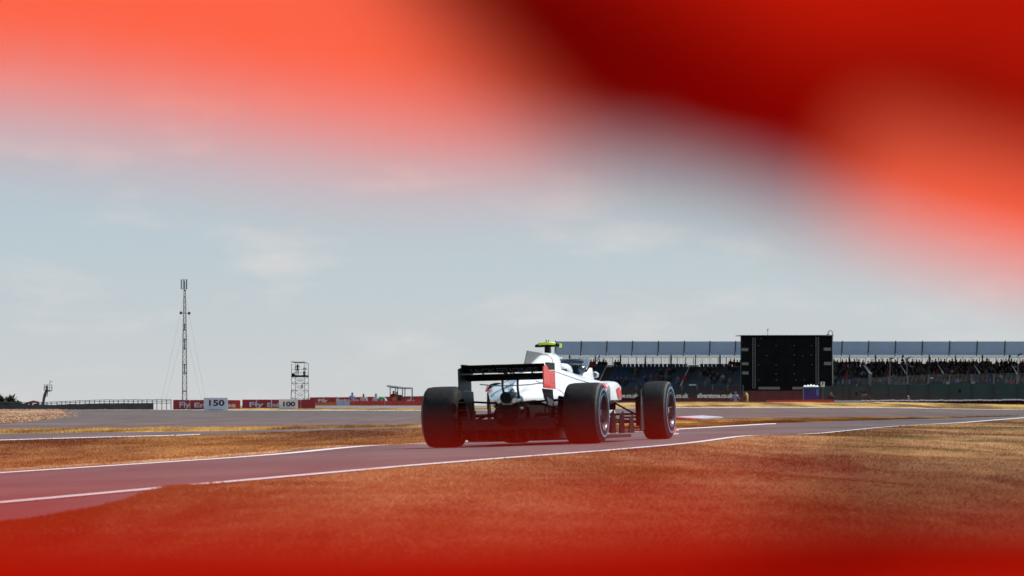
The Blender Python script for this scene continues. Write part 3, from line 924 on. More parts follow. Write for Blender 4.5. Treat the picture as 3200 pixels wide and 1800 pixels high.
    # --- rear suspension and brake ducts
    for s in (-1, 1):
        for a, b, r in (((.16, -.12, .47), (.62, -.02, .50), .013), ((.17, .42, .46), (.62, .04, .50), .013), ((.15, -.18, .22), (.62, -.05, .21), .015), ((.16, .45, .20), (.62, .05, .21), .013),
                        ((.14, .10, .40), (.60, .02, .24), .014), ((.17, -.02, .335), (.62, 0, .335), .022)):
            mb = MB(); mb.tube([(s * a[0], a[1], a[2]), (s * b[0], b[1], b[2])], r, 6)
            P('suspension_arm', mb, 'black')
        mb = MB(); mb.loft([[(s * x, y, z) for x, y, z in q] for q in ([(.50, -.16, .20), (.60, -.16, .17), (.60, -.16, .52), (.52, -.16, .54)], [(.50, .20, .18), (.60, .20, .16), (.60, .20, .50), (.52, .20, .52)])])
        P('brake_duct', mb, 'matblack', bevel=.02)
        for k in range(4):
            mb = MB(); mb.box((s * .545, -.185, .23 + k * .085), (.09, .03, .012), (R(18), 0, 0))
            P('duct_winglet', mb, 'black')
    # --- front suspension, brake ducts, bargeboards
    for s in (-1, 1):
        for a, b, r in (((.20, 3.25, .50), (.70, 3.56, .47), .014), ((.16, 3.95, .46), (.70, 3.64, .47), .014), ((.20, 3.2, .22), (.70, 3.56, .20), .014), ((.15, 3.95, .25), (.70, 3.64, .20), .014), ((.2, 3.5, .52), (.68, 3.58, .24), .013), ((.18, 3.72, .30), (.70, 3.66, .30), .014)):
            mb = MB(); mb.tube([(s * a[0], a[1], a[2]), (s * b[0], b[1], b[2])], r, 6)
            P('suspension_arm', mb, 'black')
        mb = MB(); mb.box((s * .645, 3.58, .33), (.07, .30, .34))
        P('brake_duct', mb, 'matblack', bevel=.02)
        for k, (x, y, z1) in enumerate(((.38, 2.75, .34), (.50, 2.68, .36), (.62, 2.62, .34), (.74, 2.58, .30))):
            mb = MB(); mb.prism([(y - .14, .09), (y + .16, .09), (y + .10, z1), (y - .06, z1 - .04)], 0, s * x - .006, s * x + .006)
            P('bargeboard', mb, 'black')
        mb = MB(); mb.prism([(2.72, .10), (3.05, .10), (3.02, .24), (2.78, .27)], 0, s * .45 - .006, s * .45 + .006)
        P('bargeboard', mb, 'red')
    # --- front wing
    fwg = empty('front_wing', (0, 0, 0), (0, 0, 0), root)
    for k, (y0, y1, z0, z1, m_) in enumerate(((4.72, 4.95, .10, .09, 'white'), (4.60, 4.75, .14, .105, 'red'), (4.48, 4.62, .20, .14, 'white'), (4.40, 4.50, .26, .20, 'black'))):
        for s in (-1, 1):
            mb = MB(); mb.prism([(s * .22, y0), (s * .85, y0 - .14), (s * .85, y1 - .22), (s * .22, y1)], 2, z0 - .012, z0 + .010)
            P('wing_element', mb, m_, fwg)
    mb = MB(); mb.box((0, 4.84, .095), (.46, .22, .03)); P('wing_centre', mb, 'white', fwg)
    for s in (-1, 1):
        mb = MB(); mb.prism([(4.12, .06), (4.50, .06), (4.48, .11), (4.30, .19), (4.14, .22)], 0, s * .853, s * .869)
        P('wing_endplate', mb, 'red', fwg)
        mb = MB(); mb.box((s * .84, 4.32, .052), (.10, .40, .012)); P('footplate', mb, 'white', fwg)
        mb = MB(); mb.box((s * .09, 4.66, .20), (.012, .18, .22)); P('nose_pylon', mb, 'black', fwg)
    # --- rear wing
    rw = empty('rear_wing', (0.02, 0.20, -0.032), (0, 0, 0), root)
    def foil(yle, zle, yte, zte, th, camber, n=9, lx=.466):
        a = Vector((0, yle, zle)); b = Vector((0, yte, zte))
        t = b - a; nrm = Vector((0, -t.z, t.y)).normalized()
        if nrm.z > 0: nrm = -nrm
        up, lo = [], []
        for k in range(n):
            q = k / (n - 1)
            c = a + t * q + nrm * (camber * 4 * q * (1 - q))
            h = th * (1.6 * math.sqrt(q) * (1 - q) + .06)
            lo.append(c + nrm * h); up.append(c - nrm * h * .5)
        loop = up + lo[::-1]
        return [[(x, p.y, p.z) for p in loop] for x in (-lx, -lx * .5, 0, lx * .5, lx)]
    mb = MB(); mb.loft(foil(-.36, .772, -.70, .822, .024, .026)); P('main_plane', mb, 'matblack', rw, smooth=True)
    mb = MB(); mb.loft(foil(-.685, .834, -.83, .924, .008, .008)); fl_ = P('flap', mb, 'matblack', rw, smooth=True)
    tilt = math.atan2(.918 - .828, .145)
    lr = (R(180) - tilt, 0, 0)
    text('lettering', 'JACK', .115, 'ink', fl_, (-.235, -.7715, .857), lr, width=.29, offset=.002, extrude=.001)
    text('lettering', 'JONES', .115, 'ink', fl_, (.225, -.7715, .857), lr, width=.33, offset=.002, extrude=.001)
    fr_ = MB()
    for (cx, cz, sx, sz) in ((0, .043, .12, .014), (0, -.043, .12, .014), (-.054, 0, .012, .072), (.054, 0, .012, .072), (0, 0, .07, .016)):
        fr_.box((cx, cz, 0), (sx, sz, .002))
    o = fr_.build('emblem', 'ink', fl_); o.location = (-.015, -.7715, .857); o.rotation_euler = lr
    for x in (-.25, .0, .09, .30):
        mb = MB(); mb.box((x, -.69, .818), (.010 if x not in (0, .0) else .03, .06, .03)); P('slot_bracket', mb, 'black', rw)
    mb = MB(); mb.tube([(0, -.55, .86), (0, -.66, .87), (0, -.74, .875)], [.014, .020, .014], 8); P('flap_actuator', mb, 'black', rw, smooth='all')
    for s in (-1, 1):
        x0, x1 = s * .468, s * .480
        outer = 'red' if s > 0 else 'black'
        mb = MB(); mb.prism([(-.92, .655), (-.36, .640), (-.36, .845), (-.66, .845), (-.76, .905), (-.92, .885)], 0, x0, x1)
        ep = P('endplate', mb, outer, rw)
        mb = MB(); mb.prism([(-.75, .850), (-.37, .850), (-.37, .925), (-.72, .935), (-.80, .93), (-.765, .908), (-.67, .852)], 0, x0, x1)
        P('upper_endplate', mb, 'black', ep)
        mb = MB(); mb.prism([(-.36, .636), (-.90, .650), (-.80, .54), (-.62, .46), (-.32, .43)], 0, x0 - s * .02, x1 - s * .03)
        P('lower_endplate', mb, 'black', ep)
        mb = MB(); mb.prism([(-.40, .52), (-.70, .56), (-.62, .47), (-.36, .45)], 0, x1 - s * .029, x1 - s * .024)
        P('endplate_highlight', mb, 'grey', ep)
        mb = MB(); mb.prism([(-.30, .425), (-.58, .45), (-.52, .26), (-.34, .22)], 0, s * .44, s * .452)
        P('endplate_strake', mb, 'black', ep)
        for k in range(4):
            mb = MB(); mb.box((s * .482, -.50, .80 - k * .030), (.004, .22, .008)); P('louvre', mb, outer, ep)
        mb = MB()
        mb.tube([(s * .085, -.48, .775), (s * .085, -.50, .68), (s * .080, -.44, .58), (s * .06, -.34, .50)], [.014, .013, .015, .018], 6)
        P('pylon', mb, 'grey', rw, smooth='all')
    # --- T wing
    mb = MB()
    pts = [(-.36, -.10, .680), (-.2, -.14, .662), (0, -.16, .656), (.2, -.14, .662), (.36, -.10, .680)]
    mb.loft([[(x, y - .06, z), (x, y, z + .008), (x, y + .06, z), (x, y, z - .004)] for x, y, z in pts])
    P('t_wing', mb, 'black')
    return root
car = make_car()

# driver in the cockpit: torso, arms and helmet
def make_driver():
    r = empty('person', (0, 0, 0))
    m4 = Matrix.Translation(car.location) @ Euler(car.rotation_euler).to_matrix().to_4x4()
    r.matrix_world = m4 @ Matrix.Translation((0.02, 2.24, 0.0))
    tag(r, 'racing driver in white and red helmet sitting in the car cockpit', 'person')
    mb = MB()
    def el(z, rx, ry, y): return [(rx * math.cos(t), y + ry * math.sin(t), z) for t in np.linspace(0, 2 * math.pi, 14, False)]
    mb.loft([el(.28, .15, .10, -.02), el(.45, .17, .11, -.05), el(.58, .19, .11, -.06), el(.64, .16, .09, -.05), el(.67, .075, .07, -.02), el(.72, .06, .06, 0)])
    mb.build('body', 'cloth_black', r, smooth='all')
    mb = MB()
    def hl(z, rx, ry, y): return [(rx * math.cos(t), y + ry * math.sin(t), z) for t in np.linspace(0, 2 * math.pi, 20, False)]
    mb.loft([hl(.685, .085, .10, .01), hl(.72, .118, .135, .012), hl(.77, .128, .148, .0), hl(.82, .128, .148, -.005), hl(.865, .112, .128, -.008), hl(.893, .075, .088, -.008), hl(.905, .02, .025, -.008)])
    he = mb.build('helmet', 'white', r, smooth='all')
    for s in (-1, 1):
        mb = MB()
        q = [(-68, .725), (-28, .725), (-12, .765), (-40, .80), (-62, .835)]
        top = [(s * .131 * math.cos(R(a)), .151 * math.sin(R(a)), z) for a, z in q]
        mb.add(top, [tuple(range(5))])
        mb.build('red_patch', 'red', he)
    return r
make_driver()

# ------------------------------------------------------------------ left: barrier, fence, red banners
def left_fence():
    d = 420.0
    r = empty('perimeter_fence', (W(270, 1281, d).x, d, h1(W(270, 1281, d).x, d)))
    tag(r, 'long grey trackside barrier topped by a thin wire fence, beside the gravel trap', 'fence')
    bx = r.location
    def L(u, row, dd=d): return W(u, row, dd) - bx
    zb = L(0, 1300).z
    us = np.arange(-420, 489, 30.0)
    for k in range(len(us) - 1):
        a, b = us[k], us[k + 1]
        if b > 488: b = 488
        top = np.interp((a + b) / 2, [-420, 60, 150, 250, 488], [1264, 1264, 1265, 1262, 1260]) + random.uniform(-.7, .7)
        A, B_ = L(a, top), L(b, top)
        mb = MB(); mb.box2((A.x + .004, -.12, zb), (B_.x - .004, .12, A.z)); mb.build('barrier_block', 'greywall', r)
    for u in np.arange(-410, 545, 15.0):
        tp = np.interp(u, [-410, 130, 230, 310, 545], [1258, 1257.5, 1253, 1250, 1248.5]) + random.uniform(-.8, .8)
        A = L(u + random.uniform(-2, 2), tp)
        mb = MB(); mb.tube([(A.x, .3, zb), (A.x, .3, A.z)], .030, 5); mb.build('fence_post', 'darksteel', r)
    for off in (0, 4.5, 11):
        pts = [L(u, np.interp(u, [-410, 130, 230, 310, 545], [1258, 1257.5, 1253, 1250, 1248.5]) + off + random.uniform(-.5, .5)) for u in np.arange(-410, 546, 15.0)]
        mb = MB(); mb.tube([(p.x, .3, p.z) for p in pts], .020, 4); mb.build('fence_wire', 'darksteel', r)
left_fence()

def barrier(name, u0, u1, rt0, rt1, rb, d, material, label, thick=.25, words=None, wmat='banner_print', group=None, seg=None, wsize=None, wrow=None):
    a, b = W(u0, rt0, d), W(u1, rt1, d)
    zb = HC + (ROW0 - rb) / F * d
    root = empty(name, ((a.x + b.x) / 2, d, zb))
    tag(root, label, 'barrier', group)
    n = seg or 1
    for k in range(n):
        t0, t1 = k / n, (k + 1) / n
        x0 = a.x + (b.x - a.x) * t0 - root.location.x + .012; x1 = a.x + (b.x - a.x) * t1 - root.location.x - .012
        z0 = a.z + (b.z - a.z) * t0 - zb + random.uniform(-.012, .012); z1 = a.z + (b.z - a.z) * t1 - zb + random.uniform(-.012, .012)
        mb = MB(); mb.prism([(x0, 0), (x1, 0), (x1, z1), (x0, z0)], 1, -thick / 2, thick / 2)
        mb.build('barrier_panel', material, root)
    for (wd, wu, ww, hh, row) in (words or []):
        p = W(wu, row, d)
        text('lettering', wd, hh * d / F * 1.42, wmat, root, (p.x - root.location.x, -thick / 2 - .008, p.z - zb), width=ww * d / F, offset=.012)
    return root
barrier('advertising_barrier', 541, 752, 1249.5, 1250, 1292, 340, 'banner_red', 'dark red advertising barrier reading Fly Emirates behind the 150 board', words=[('Fly', 577, 34, 17, 1265.5), ('Emirates', 672, 130, 14, 1266.5)], seg=4)
barrier('advertising_barrier', 757, 986, 1249, 1248, 1285, 352, 'banner_red', 'dark red advertising barrier reading Fly Emirates partly behind the 100 board', words=[('Fly', 800, 44, 14, 1265), ('Emirates', 878, 86, 13, 1266)], seg=5)
barrier('advertising_barrier', 968, 1420, 1242, 1237, 1275, 452, 'banner_red', 'dark red banner wall behind the marshals and the open shelter', words=[('Fly', 1008, 30, 8, 1252), ('Emirates', 1085, 70, 8, 1251), ('Fly', 1284, 24, 5, 1252)], seg=10)
barrier('barrier', 932, 981, 1256, 1256, 1276, 424, 'lilac', 'pale lilac barrier block between the 100 board and orange block', group=None, seg=2)
barrier('barrier', 982, 1050, 1257.5, 1257, 1276, 424, 'orange', 'orange barrier block in the row of coloured trackside blocks', seg=3)
barrier('barrier', 1051, 1093, 1254.5, 1254, 1274, 424, 'lilac', 'pale lilac barrier block between orange block and bright red wall', seg=2)
barrier('barrier', 1094, 1420, 1253.5, 1252.5, 1275, 424, 'bright_red', 'bright red low barrier in front of the marshals', seg=9)

def marker_board(num, u0, u1, r0, r1, d, label):
    a, b = W(u0, r0, d), W(u1, r1, d)
    g = h1((a.x + b.x) / 2, d)
    zb = min(g, b.z) - .02
    root = empty('marker_board', ((a.x + b.x) / 2, d, zb)); tag(root, label, 'sign')
    w, h = b.x - a.x, a.z - zb
    mb = MB(); mb.box2((-w / 2, -.035, 0.0), (w / 2, .035, h)); mb.build('panel', 'board', root, bevel=.006)
    text('lettering', num, h * .62, 'boardink', root, (0, -.042, h * (.58 if num == '150' else .50)), width=w * .64, offset=.012)
    for s in (-1, 1):
        mb = MB(); mb.box2((s * w * .38 - .03, .036, -.25), (s * w * .38 + .03, .09, h * .9)); mb.build('leg', 'darksteel', root)
    mb = MB(); mb.box2((-w * .27, -.040, .035), (w * .30, -.036, .055))
    if num == '150': mb.build('small_print', 'boardink', root)
marker_board('150', 637, 712, 1243, 1281, 300, 'white braking marker board reading 150 in front of the red barrier')
marker_board('100', 872, 931, 1247.5, 1276, 335, 'white braking marker board reading 100 below the scaffold tower')

# ------------------------------------------------------------------ mast
def mast():
    d = 1150.0
    s = d / F
    base = W(577, 1310, d)
    root = empty('radio_mast', base); tag(root, 'tall slender lattice radio mast held by guy wires behind red barrier', 'mast')
    H_ = (1310 - 876) * s
    def wid(z): return np.interp(z, [0, H_ * .55, H_ * .80, H_ * .93], [.48, .36, .22, .14])
    ztop = H_ * .93
    for k in range(4):
        sx, sy = ((-1, -1), (1, -1), (1, 1), (-1, 1))[k]
        mb = MB(); mb.tube([(sx * wid(z), sy * wid(z), z) for z in np.linspace(0, ztop, 12)], .065, 5)
        mb.build('mast_leg', 'darksteel', root)
    z = 0.0; k = 0
    while z < ztop - 1:
        z2 = z + 1.05
        for f in range(4):
            c = [(-1, -1), (1, -1), (1, 1), (-1, 1)]
            a, b = c[f], c[(f + 1) % 4]
            if k % 2: a, b = b, a
            mb = MB()
            mb.tube([(a[0] * wid(z), a[1] * wid(z), z), (b[0] * wid(z2), b[1] * wid(z2), z2)], .032, 4)
            mb.tube([(a[0] * wid(z), a[1] * wid(z), z), (b[0] * wid(z), b[1] * wid(z), z)], .028, 4)
            mb.build('lattice_brace', 'darksteel', root)
        z = z2; k += 1
    for row0, row1 in ((1032, 1012), (1092, 1059), (1169, 1138), (1224, 1221)):
        z0, z1 = (1310 - row0) * s, (1310 - row1) * s
        w = wid(z0) * 1.12
        mb = MB(); mb.box2((-w, -w, z0), (w, -w + .03, z0 + .16)); mb.box2((-w, -w, z1 - .16), (w, -w + .03, z1)); mb.box2((-.10, -w + .04, z0), (.10, -w + .12, z1))
        mb.build('mast_collar', 'darksteel', root)
    for x in (-.52, .0, .52):
        mb = MB(); mb.box((x - .15, -.25 if x == 0 else .1, (1310 - 888) * s), (.26, .22, 2.0)); mb.build('antenna_panel', 'steel' if x < 0 else 'fencegrey', root, bevel=.03)
    mb = MB(); mb.tube([(-.5, 0, (1310 - 902) * s), (0, 0, ztop - .1), (.4, 0, (1310 - 902) * s)], .06, 5); mb.tube([(0, 0, ztop - .3), (0, 0, (1310 - 878) * s)], .06, 5)
    mb.build('antenna_bracket', 'darksteel', root)
    for x, zz in ((-.75, 978), (.90, 979)):
        mb = MB(); mb.tube([(x, -.2, (1310 - zz) * s), (x, .1, (1310 - zz) * s)], [.30, .18], 12); mb.tube([(x, 0, (1310 - zz) * s), (0, 0, (1310 - zz) * s)], .05, 5)
        mb.build('dish_antenna', 'darksteel', root)
    for u, tr in ((500, 915), (512, 1015), (648, 915), (635, 1015)):
        p = W(u, 1285, d) - base
        mb = MB(); mb.tube([(0, 0, (1310 - tr) * s), (p.x, -2 if u < 577 else 2, p.z)], .012, 4); mb.build('guy_wire', 'steel', root)
mast()

# ------------------------------------------------------------------ scaffold tower
def tower():
    d = 850.0
    s = d / F
    base = W(937, 1300, d)
    root = empty('scaffold_tower', base); tag(root, 'steel scaffold camera tower with thin canopy behind the 100 board', 'tower')
    def X(u): return (u - 937) * s
    def Z(r): return (1300 - r) * s
    cols = [(X(912), -1.0), (X(922), 1.1), (X(953), -1.0), (X(963), 1.1)]
    for x, y in cols:
        mb = MB(); mb.tube([(x, y, 0), (x, y, Z(1136))], .038, 5); mb.build('scaffold_pole', 'darksteel', root)
    prs = [(0, 2), (1, 3), (0, 1), (2, 3)]
    for r in (1246, 1221, 1198, 1178, 1165, 1155):
        for a, b in prs:
            mb = MB(); mb.tube([(cols[a][0], cols[a][1], Z(r)), (cols[b][0], cols[b][1], Z(r))], .028 if r > 1170 else .022, 4); mb.build('scaffold_rail', 'darksteel', root)
    lv = [1268, 1246, 1221, 1198, 1178]
    for k in range(4):
        for a, b in prs[:2]:
            mb = MB(); mb.tube([(cols[a][0], cols[a][1], Z(lv[k])), (cols[b][0], cols[b][1], Z(lv[k + 1]))], .024, 4)
            mb.tube([(cols[b][0], cols[b][1], Z(lv[k])), (cols[a][0], cols[a][1], Z(lv[k + 1]))], .024, 4); mb.build('cross_brace', 'darksteel', root)
    mb = MB(); mb.box2((X(912) - .05, -1.05, Z(1178)), (X(963) + .05, 1.15, Z(1172.5))); mb.build('deck', 'matblack', root)
    mb = MB(); mb.box2((X(912), -1.1, Z(1177)), (X(922), -.8, Z(1167))); mb.box2((X(948), -1.1, Z(1177)), (X(955), -.7, Z(1160))); mb.build('equipment_bag', 'matblack', root)
    mb = MB(); mb.box2((X(941), .2, Z(1214)), (X(946), .6, Z(1202))); mb.build('cable_box', 'steel', root)
    mb = MB()
    pts = [(909, 1130.5), (919, 1131), (930, 1131.5), (940, 1131.8), (951, 1131), (964, 1136.5)]
    mb.loft([[(X(u), -1.25, Z(r) + .02), (X(u), 1.35, Z(r) + .10), (X(u), 1.35, Z(r) + .06), (X(u), 0, Z(r + (3.5 if 0 < i < 5 else .6))), (X(u), -1.25, Z(r) - .02)] for i, (u, r) in enumerate(pts)])
    mb.build('canopy', 'steel', root)
    for u, r in ((903, 1243), (969, 1243)):
        mb = MB(); mb.tube([(X(u), -1.2, 0), (cols[0 if u < 930 else 3][0], cols[0 if u < 930 else 3][1], Z(1212))], .022, 4); mb.build('outrigger', 'darksteel', root)
    mb = MB(); mb.tube([(X(951), -1.1, Z(1174)), (X(953), -1.1, Z(1152))], .05, 5); mb.box((X(953), -1.1, Z(1153)), (.5, .5, .22)); mb.tube([(X(951), -1.1, Z(1152)), (X(950), -1.1, Z(1146))], .03, 4); mb.tube([(X(957), -1.1, Z(1152)), (X(958), -1.1, Z(1147))], .03, 4)
    mb.build('camera_head', 'steel', root)
tower()
person(stand(0.0, (-.30, -.05, .98), (.34, .10, 1.18)), ('cloth_black', 'cloth_black', 'cloth_black', 'hair'), 930, 1136, 849.6, 'dark silhouetted operator standing on the scaffold tower deck')

# ------------------------------------------------------------------ marshals and shelter behind the red wall
MG = 'marshals behind the bright red barrier'
person(stand(0, (-.24, -.1, .95), (.27, -.05, .9)), ('skin_dark', 'cloth_blue', 'cloth_black', 'hair'), 1101, 1224.5, 436, 'marshal in blue grey shirt and dark waistcoat furthest from the shelter', R(20), MG)
person(stand(0, (-.24, -.1, .9), (.25, -.1, .9)), ('skin_dark', 'cloth_pink', 'cloth_blue', 'hair'), 1136, 1229, 436, 'marshal in pale pink shirt standing between two others at red barrier', R(-10), MG)
person(stand(0, (-.24, -.1, .9), (.30, -.2, .95)), ('skin_dark', 'cloth_lilac', 'cloth_blue', 'hair'), 1175, 1228, 436, 'marshal in pale lilac shirt beside the bending green figure', R(15), MG)
person(bent(), ('skin', 'cloth_green', 'cloth_lilac', 'hair'), 1199, 1237, 436, 'marshal in bright green top bending over behind the red barrier', R(-12), MG, top=1.22)
person(stand(0, (-.28, -.15, .95), (.2, -.25, 1.05)), ('skin_dark', 'cloth_maroon', 'cloth_black', 'hair'), 1230, 1219.5, 441, 'marshal in maroon shirt standing under the open shelter roof', R(10), MG)
person(stand(0, (-.2, -.25, 1.05), (.28, -.15, .95)), ('skin_dark', 'cloth_orange', 'cloth_black', 'hair'), 1241, 1222, 440, 'marshal in orange overalls standing under the open shelter roof', R(-25), MG)
def shelter():
    d = 440.0; s = d / F
    base = W(1250, 1290, d)
    root = empty('open_shelter', base); tag(root, 'small open shelter with sloping dark roof on thin posts behind marshals', 'shelter')
    X = lambda u: (u - 1250) * s
    Z = lambda r: (1290 - r) * s
    for u, y in ((1220, -.8), (1235, .9), (1243, -.8), (1257, .9), (1266, -.8), (1289, -.8), (1287, .9)):
        tp = np.interp(u, [1209, 1290], [1208, 1215])
        mb = MB(); mb.tube([(X(u), y, 0), (X(u), y, Z(tp + 1))], .035, 5); mb.build('post', 'darksteel', root)
    mb = MB(); mb.loft([[(X(u), -1.1, Z(r)), (X(u), 1.2, Z(r) + .10), (X(u), 1.2, Z(r) + .06), (X(u), -1.1, Z(r + t))] for u, r, t in ((1209, 1207, .8), (1222, 1209, 3), (1240, 1211, 3), (1262, 1214, 2), (1290, 1215, 1))])
    mb.build('roof', 'darksteel', root)
    mb = MB(); mb.box2((X(1226), -.75, Z(1252)), (X(1241), -.6, Z(1241))); mb.build('sign_panel', 'orange', root)
    mb = MB(); mb.box2((X(1246), -.7, Z(1254)), (X(1256), .2, Z(1234))); mb.build('equipment_case', 'maroon', root, bevel=.03)
shelter()

# ------------------------------------------------------------------ cherry picker, red machine, tree at the far left
def cherry_picker():
    d = 800.0; s = d / F
    base = W(134, 1292, d)
    root = empty('boom_lift', base); tag(root, 'boom lift with raised camera basket beyond the grey barrier', 'boom lift')
    X = lambda u: (u - 134) * s
    Z = lambda r: (1292 - r) * s
    mb = MB(); mb.box2((-1.0, -1.6, .35), (1.4, 1.6, 1.05)); ch = mb.build('chassis', 'maroon', root, bevel=.06)
    for x in (-.9, 1.3):
        for y in (-1.2, 1.2):
            mb = MB(); mb.tube([(x - .14, y, .38), (x + .14, y, .38)], .38, 14); mb.build('wheel', 'rubber', root)
    mb = MB(); mb.tube([(0, 0, .9), (X(137), 0, Z(1248)), (X(140), 0, Z(1236)), (X(143), 0, Z(1226)), (X(147), 0, Z(1219))], [.24, .20, .24, .20, .16], 6); mb.build('boom', 'darksteel', root)
    mb = MB(); mb.loft([[(X(139), -.5, Z(1218)), (X(139), .5, Z(1218)), (X(141), .5, Z(1222)), (X(141), -.5, Z(1222))], [(X(151), -.5, Z(1219)), (X(151), .5, Z(1219)), (X(151), .5, Z(1224)), (X(151), -.5, Z(1224))], [(X(162), -.5, Z(1220)), (X(162), .5, Z(1220)), (X(162), .5, Z(1222)), (X(162), -.5, Z(1222))]])
    mb.build('basket_floor', 'maroon', root)
    for u, y in ((139, -.5), (139, .5), (151, -.5), (162, -.5), (162, .5)):
        mb = MB(); mb.tube([(X(u), y, Z(1220)), (X(u), y, Z(1202))], .030, 4); mb.build('guard_post', 'steel', root)
    for r in (1202, 1211):
        for y in (-.5, .5):
            mb = MB(); mb.tube([(X(139), y, Z(r)), (X(162), y, Z(r + 1))], .028, 4); mb.build('guard_rail', 'steel', root)
    mb = MB(); mb.tube([(X(155), 0, Z(1220)), (X(155.5), 0, Z(1198)), (X(157), 0, Z(1189))], [.03, .04, .05], 5); mb.box((X(162), 0, Z(1192)), (.16, .1, .12)); mb.build('camera_mast', 'darksteel', root)
    person(stand(0, (-.20, -.30, 1.15), (.30, -.25, 1.2)), ('skin_dark', 'cloth_black', 'cloth_maroon', 'hair'), 146.5, 1204 - 2, d - .1, 'camera operator in dark jacket standing in the raised lift basket', R(-40), top=1.70)
cherry_picker()
def red_machine():
    d = 520.0; s = d / F
    base = W(94, 1300, d)
    root = empty('loader_crane', base); tag(root, 'dark red recovery crane with arched arm beside the dark tree', 'crane')
    X = lambda u: (u - 94) * s
    Z = lambda r: (1300 - r) * s
    mb = MB(); mb.box2((X(66), -1, .45), (X(112), 1, .95)); mb.build('chassis', 'bigred', root, bevel=.05)
    for x in (X(70), X(84), X(108)):
        mb = MB(); mb.tube([(x, -1.05, .45), (x, -.75, .45)], .42, 14); mb.build('wheel', 'rubber', root)
    mb = MB(); mb.prism([(X(60), Z(1270)), (X(64), Z(1264)), (X(88), Z(1256)), (X(104), Z(1251.5)), (X(121), Z(1254.5)), (X(121), Z(1260)), (X(104), Z(1259)), (X(90), Z(1263)), (X(66), Z(1271))], 1, -.25, .25); mb.build('arm', 'bigred', root, bevel=.03)
    mb = MB(); mb.prism([(X(116), Z(1256)), (X(123), Z(1256)), (X(124), Z(1282)), (X(117), Z(1282))], 1, -.2, .2); mb.build('dipper', 'bigred', root, bevel=.03)
    mb = MB(); mb.tube([(X(108), 0, Z(1284)), (X(110), 0, Z(1262))], .16, 8); mb.tube([(X(92), 0, Z(1284)), (X(97), 0, Z(1260))], .12, 8); mb.build('hydraulic_ram', 'bigred', root)
red_machine()
def tree(u, row_top, d, rx, rz, label, seed):
    rg = np.random.default_rng(seed)
    top = W(u, row_top, d)
    gz = -3.0
    root = empty('tree', (top.x, d, gz)); tag(root, label, 'tree', 'bushy trees beyond the barrier')
    hgt = top.z - gz
    mb = MB()
    mb.tube([(0, 0, 0), (.1, 0, hgt * .35), (.0, .1, hgt * .7)], [.28, .2, .08], 7)
    for k in range(9):
        a = k * 2.4; zz = hgt * (.3 + .04 * k)
        mb.tube([(0, 0, zz), (rx * .45 * math.cos(a), rx * .45 * math.sin(a), zz + hgt * .18), (rx * .75 * math.cos(a), rx * .75 * math.sin(a), zz + hgt * .28)], [.10, .06, .02], 5)
    mb.build('trunk', 'bark', root)
    cl = []
    for k in range(46):
        th = rg.uniform(0, 2 * math.pi); rr = rx * math.sqrt(rg.uniform(0, 1)) * .9
        zmax = rz * math.sqrt(max(.02, 1 - (rr / rx) ** 2))
        cl.append((rr * math.cos(th), rr * math.sin(th), hgt - rz + rg.uniform(-.75, .95) * zmax - .2, rg.uniform(.35, .75) * rx * .32))
    n = 15000
    ci = rg.integers(0, len(cl), n)
    c = np.array(cl)[ci]
    off = rg.normal(0, 1, (n, 3)); off /= np.linalg.norm(off, axis=1)[:, None]
    p = c[:, :3] + off * (c[:, 3:4] * rg.uniform(.4, 1.05, (n, 1)))
    e1 = rg.normal(0, 1, (n, 3)) * .13; e2 = rg.normal(0, 1, (n, 3)) * .13
    v = np.stack([p - e1, p + e1, p + e2 * 1.6], 1).reshape(-1, 3)
    me = bpy.data.meshes.new('crown')
    me.vertices.add(n * 3); me.vertices.foreach_set('co', v.ravel())
    me.loops.add(n * 3); me.loops.foreach_set('vertex_index', np.arange(n * 3))
    me.polygons.add(n); me.polygons.foreach_set('loop_start', np.arange(0, n * 3, 3)); me.polygons.foreach_set('loop_total', np.full(n, 3))
    me.update(calc_edges=True); me.materials.append(M['leaf'])
    link(bpy.data.objects.new('crown', me), root)
tree(14, 1226, 640, 2.0, 1.9, 'dark bushy tree closest to the red crane beyond the grey barrier', 3)
tree(-62, 1220, 650, 2.1, 2.2, 'dark bushy tree at the outer end of the grey barrier', 5)

# ------------------------------------------------------------------ kerb at the corner inside
def kerb():
    path = [(2104, 1311.5), (2128, 1310), (2152, 1308.5), (2178, 1307), (2206, 1305.6)]
    pts = []
    for u, row in path:
        d = 150.0
        for _ in range(60):
            x = (u - 1600) / F * d
            d = .5 * d + .5 * F * (HC - h1(x, d)) / (row - ROW0)
        pts.append(Vector(((u - 1600) / F * d, d, h1((u - 1600) / F * d, d))))
    root = empty('kerb', pts[0]); tag(root, 'low red and white corner kerb beside the straw strip', 'kerb')
    for k in range(len(pts) - 1):
        a, b = pts[k] - pts[0], pts[k + 1] - pts[0]
        t = (b - a); t.z = 0; t.normalize(); nrm = Vector((-t.y, t.x, 0)) * .55
        prof = [(-1, -.01), (-1, .03), (.2, .075), (1, .02), (1, -.01)]
        mb = MB(); mb.loft([[q + nrm * w + Vector((0, 0, z)) for w, z in prof] for q in (a + t * .03, b - t * .03)])
        mb.build('kerb_block', 'bright_red' if k in (0, 4) else 'lilac', root)
kerb()

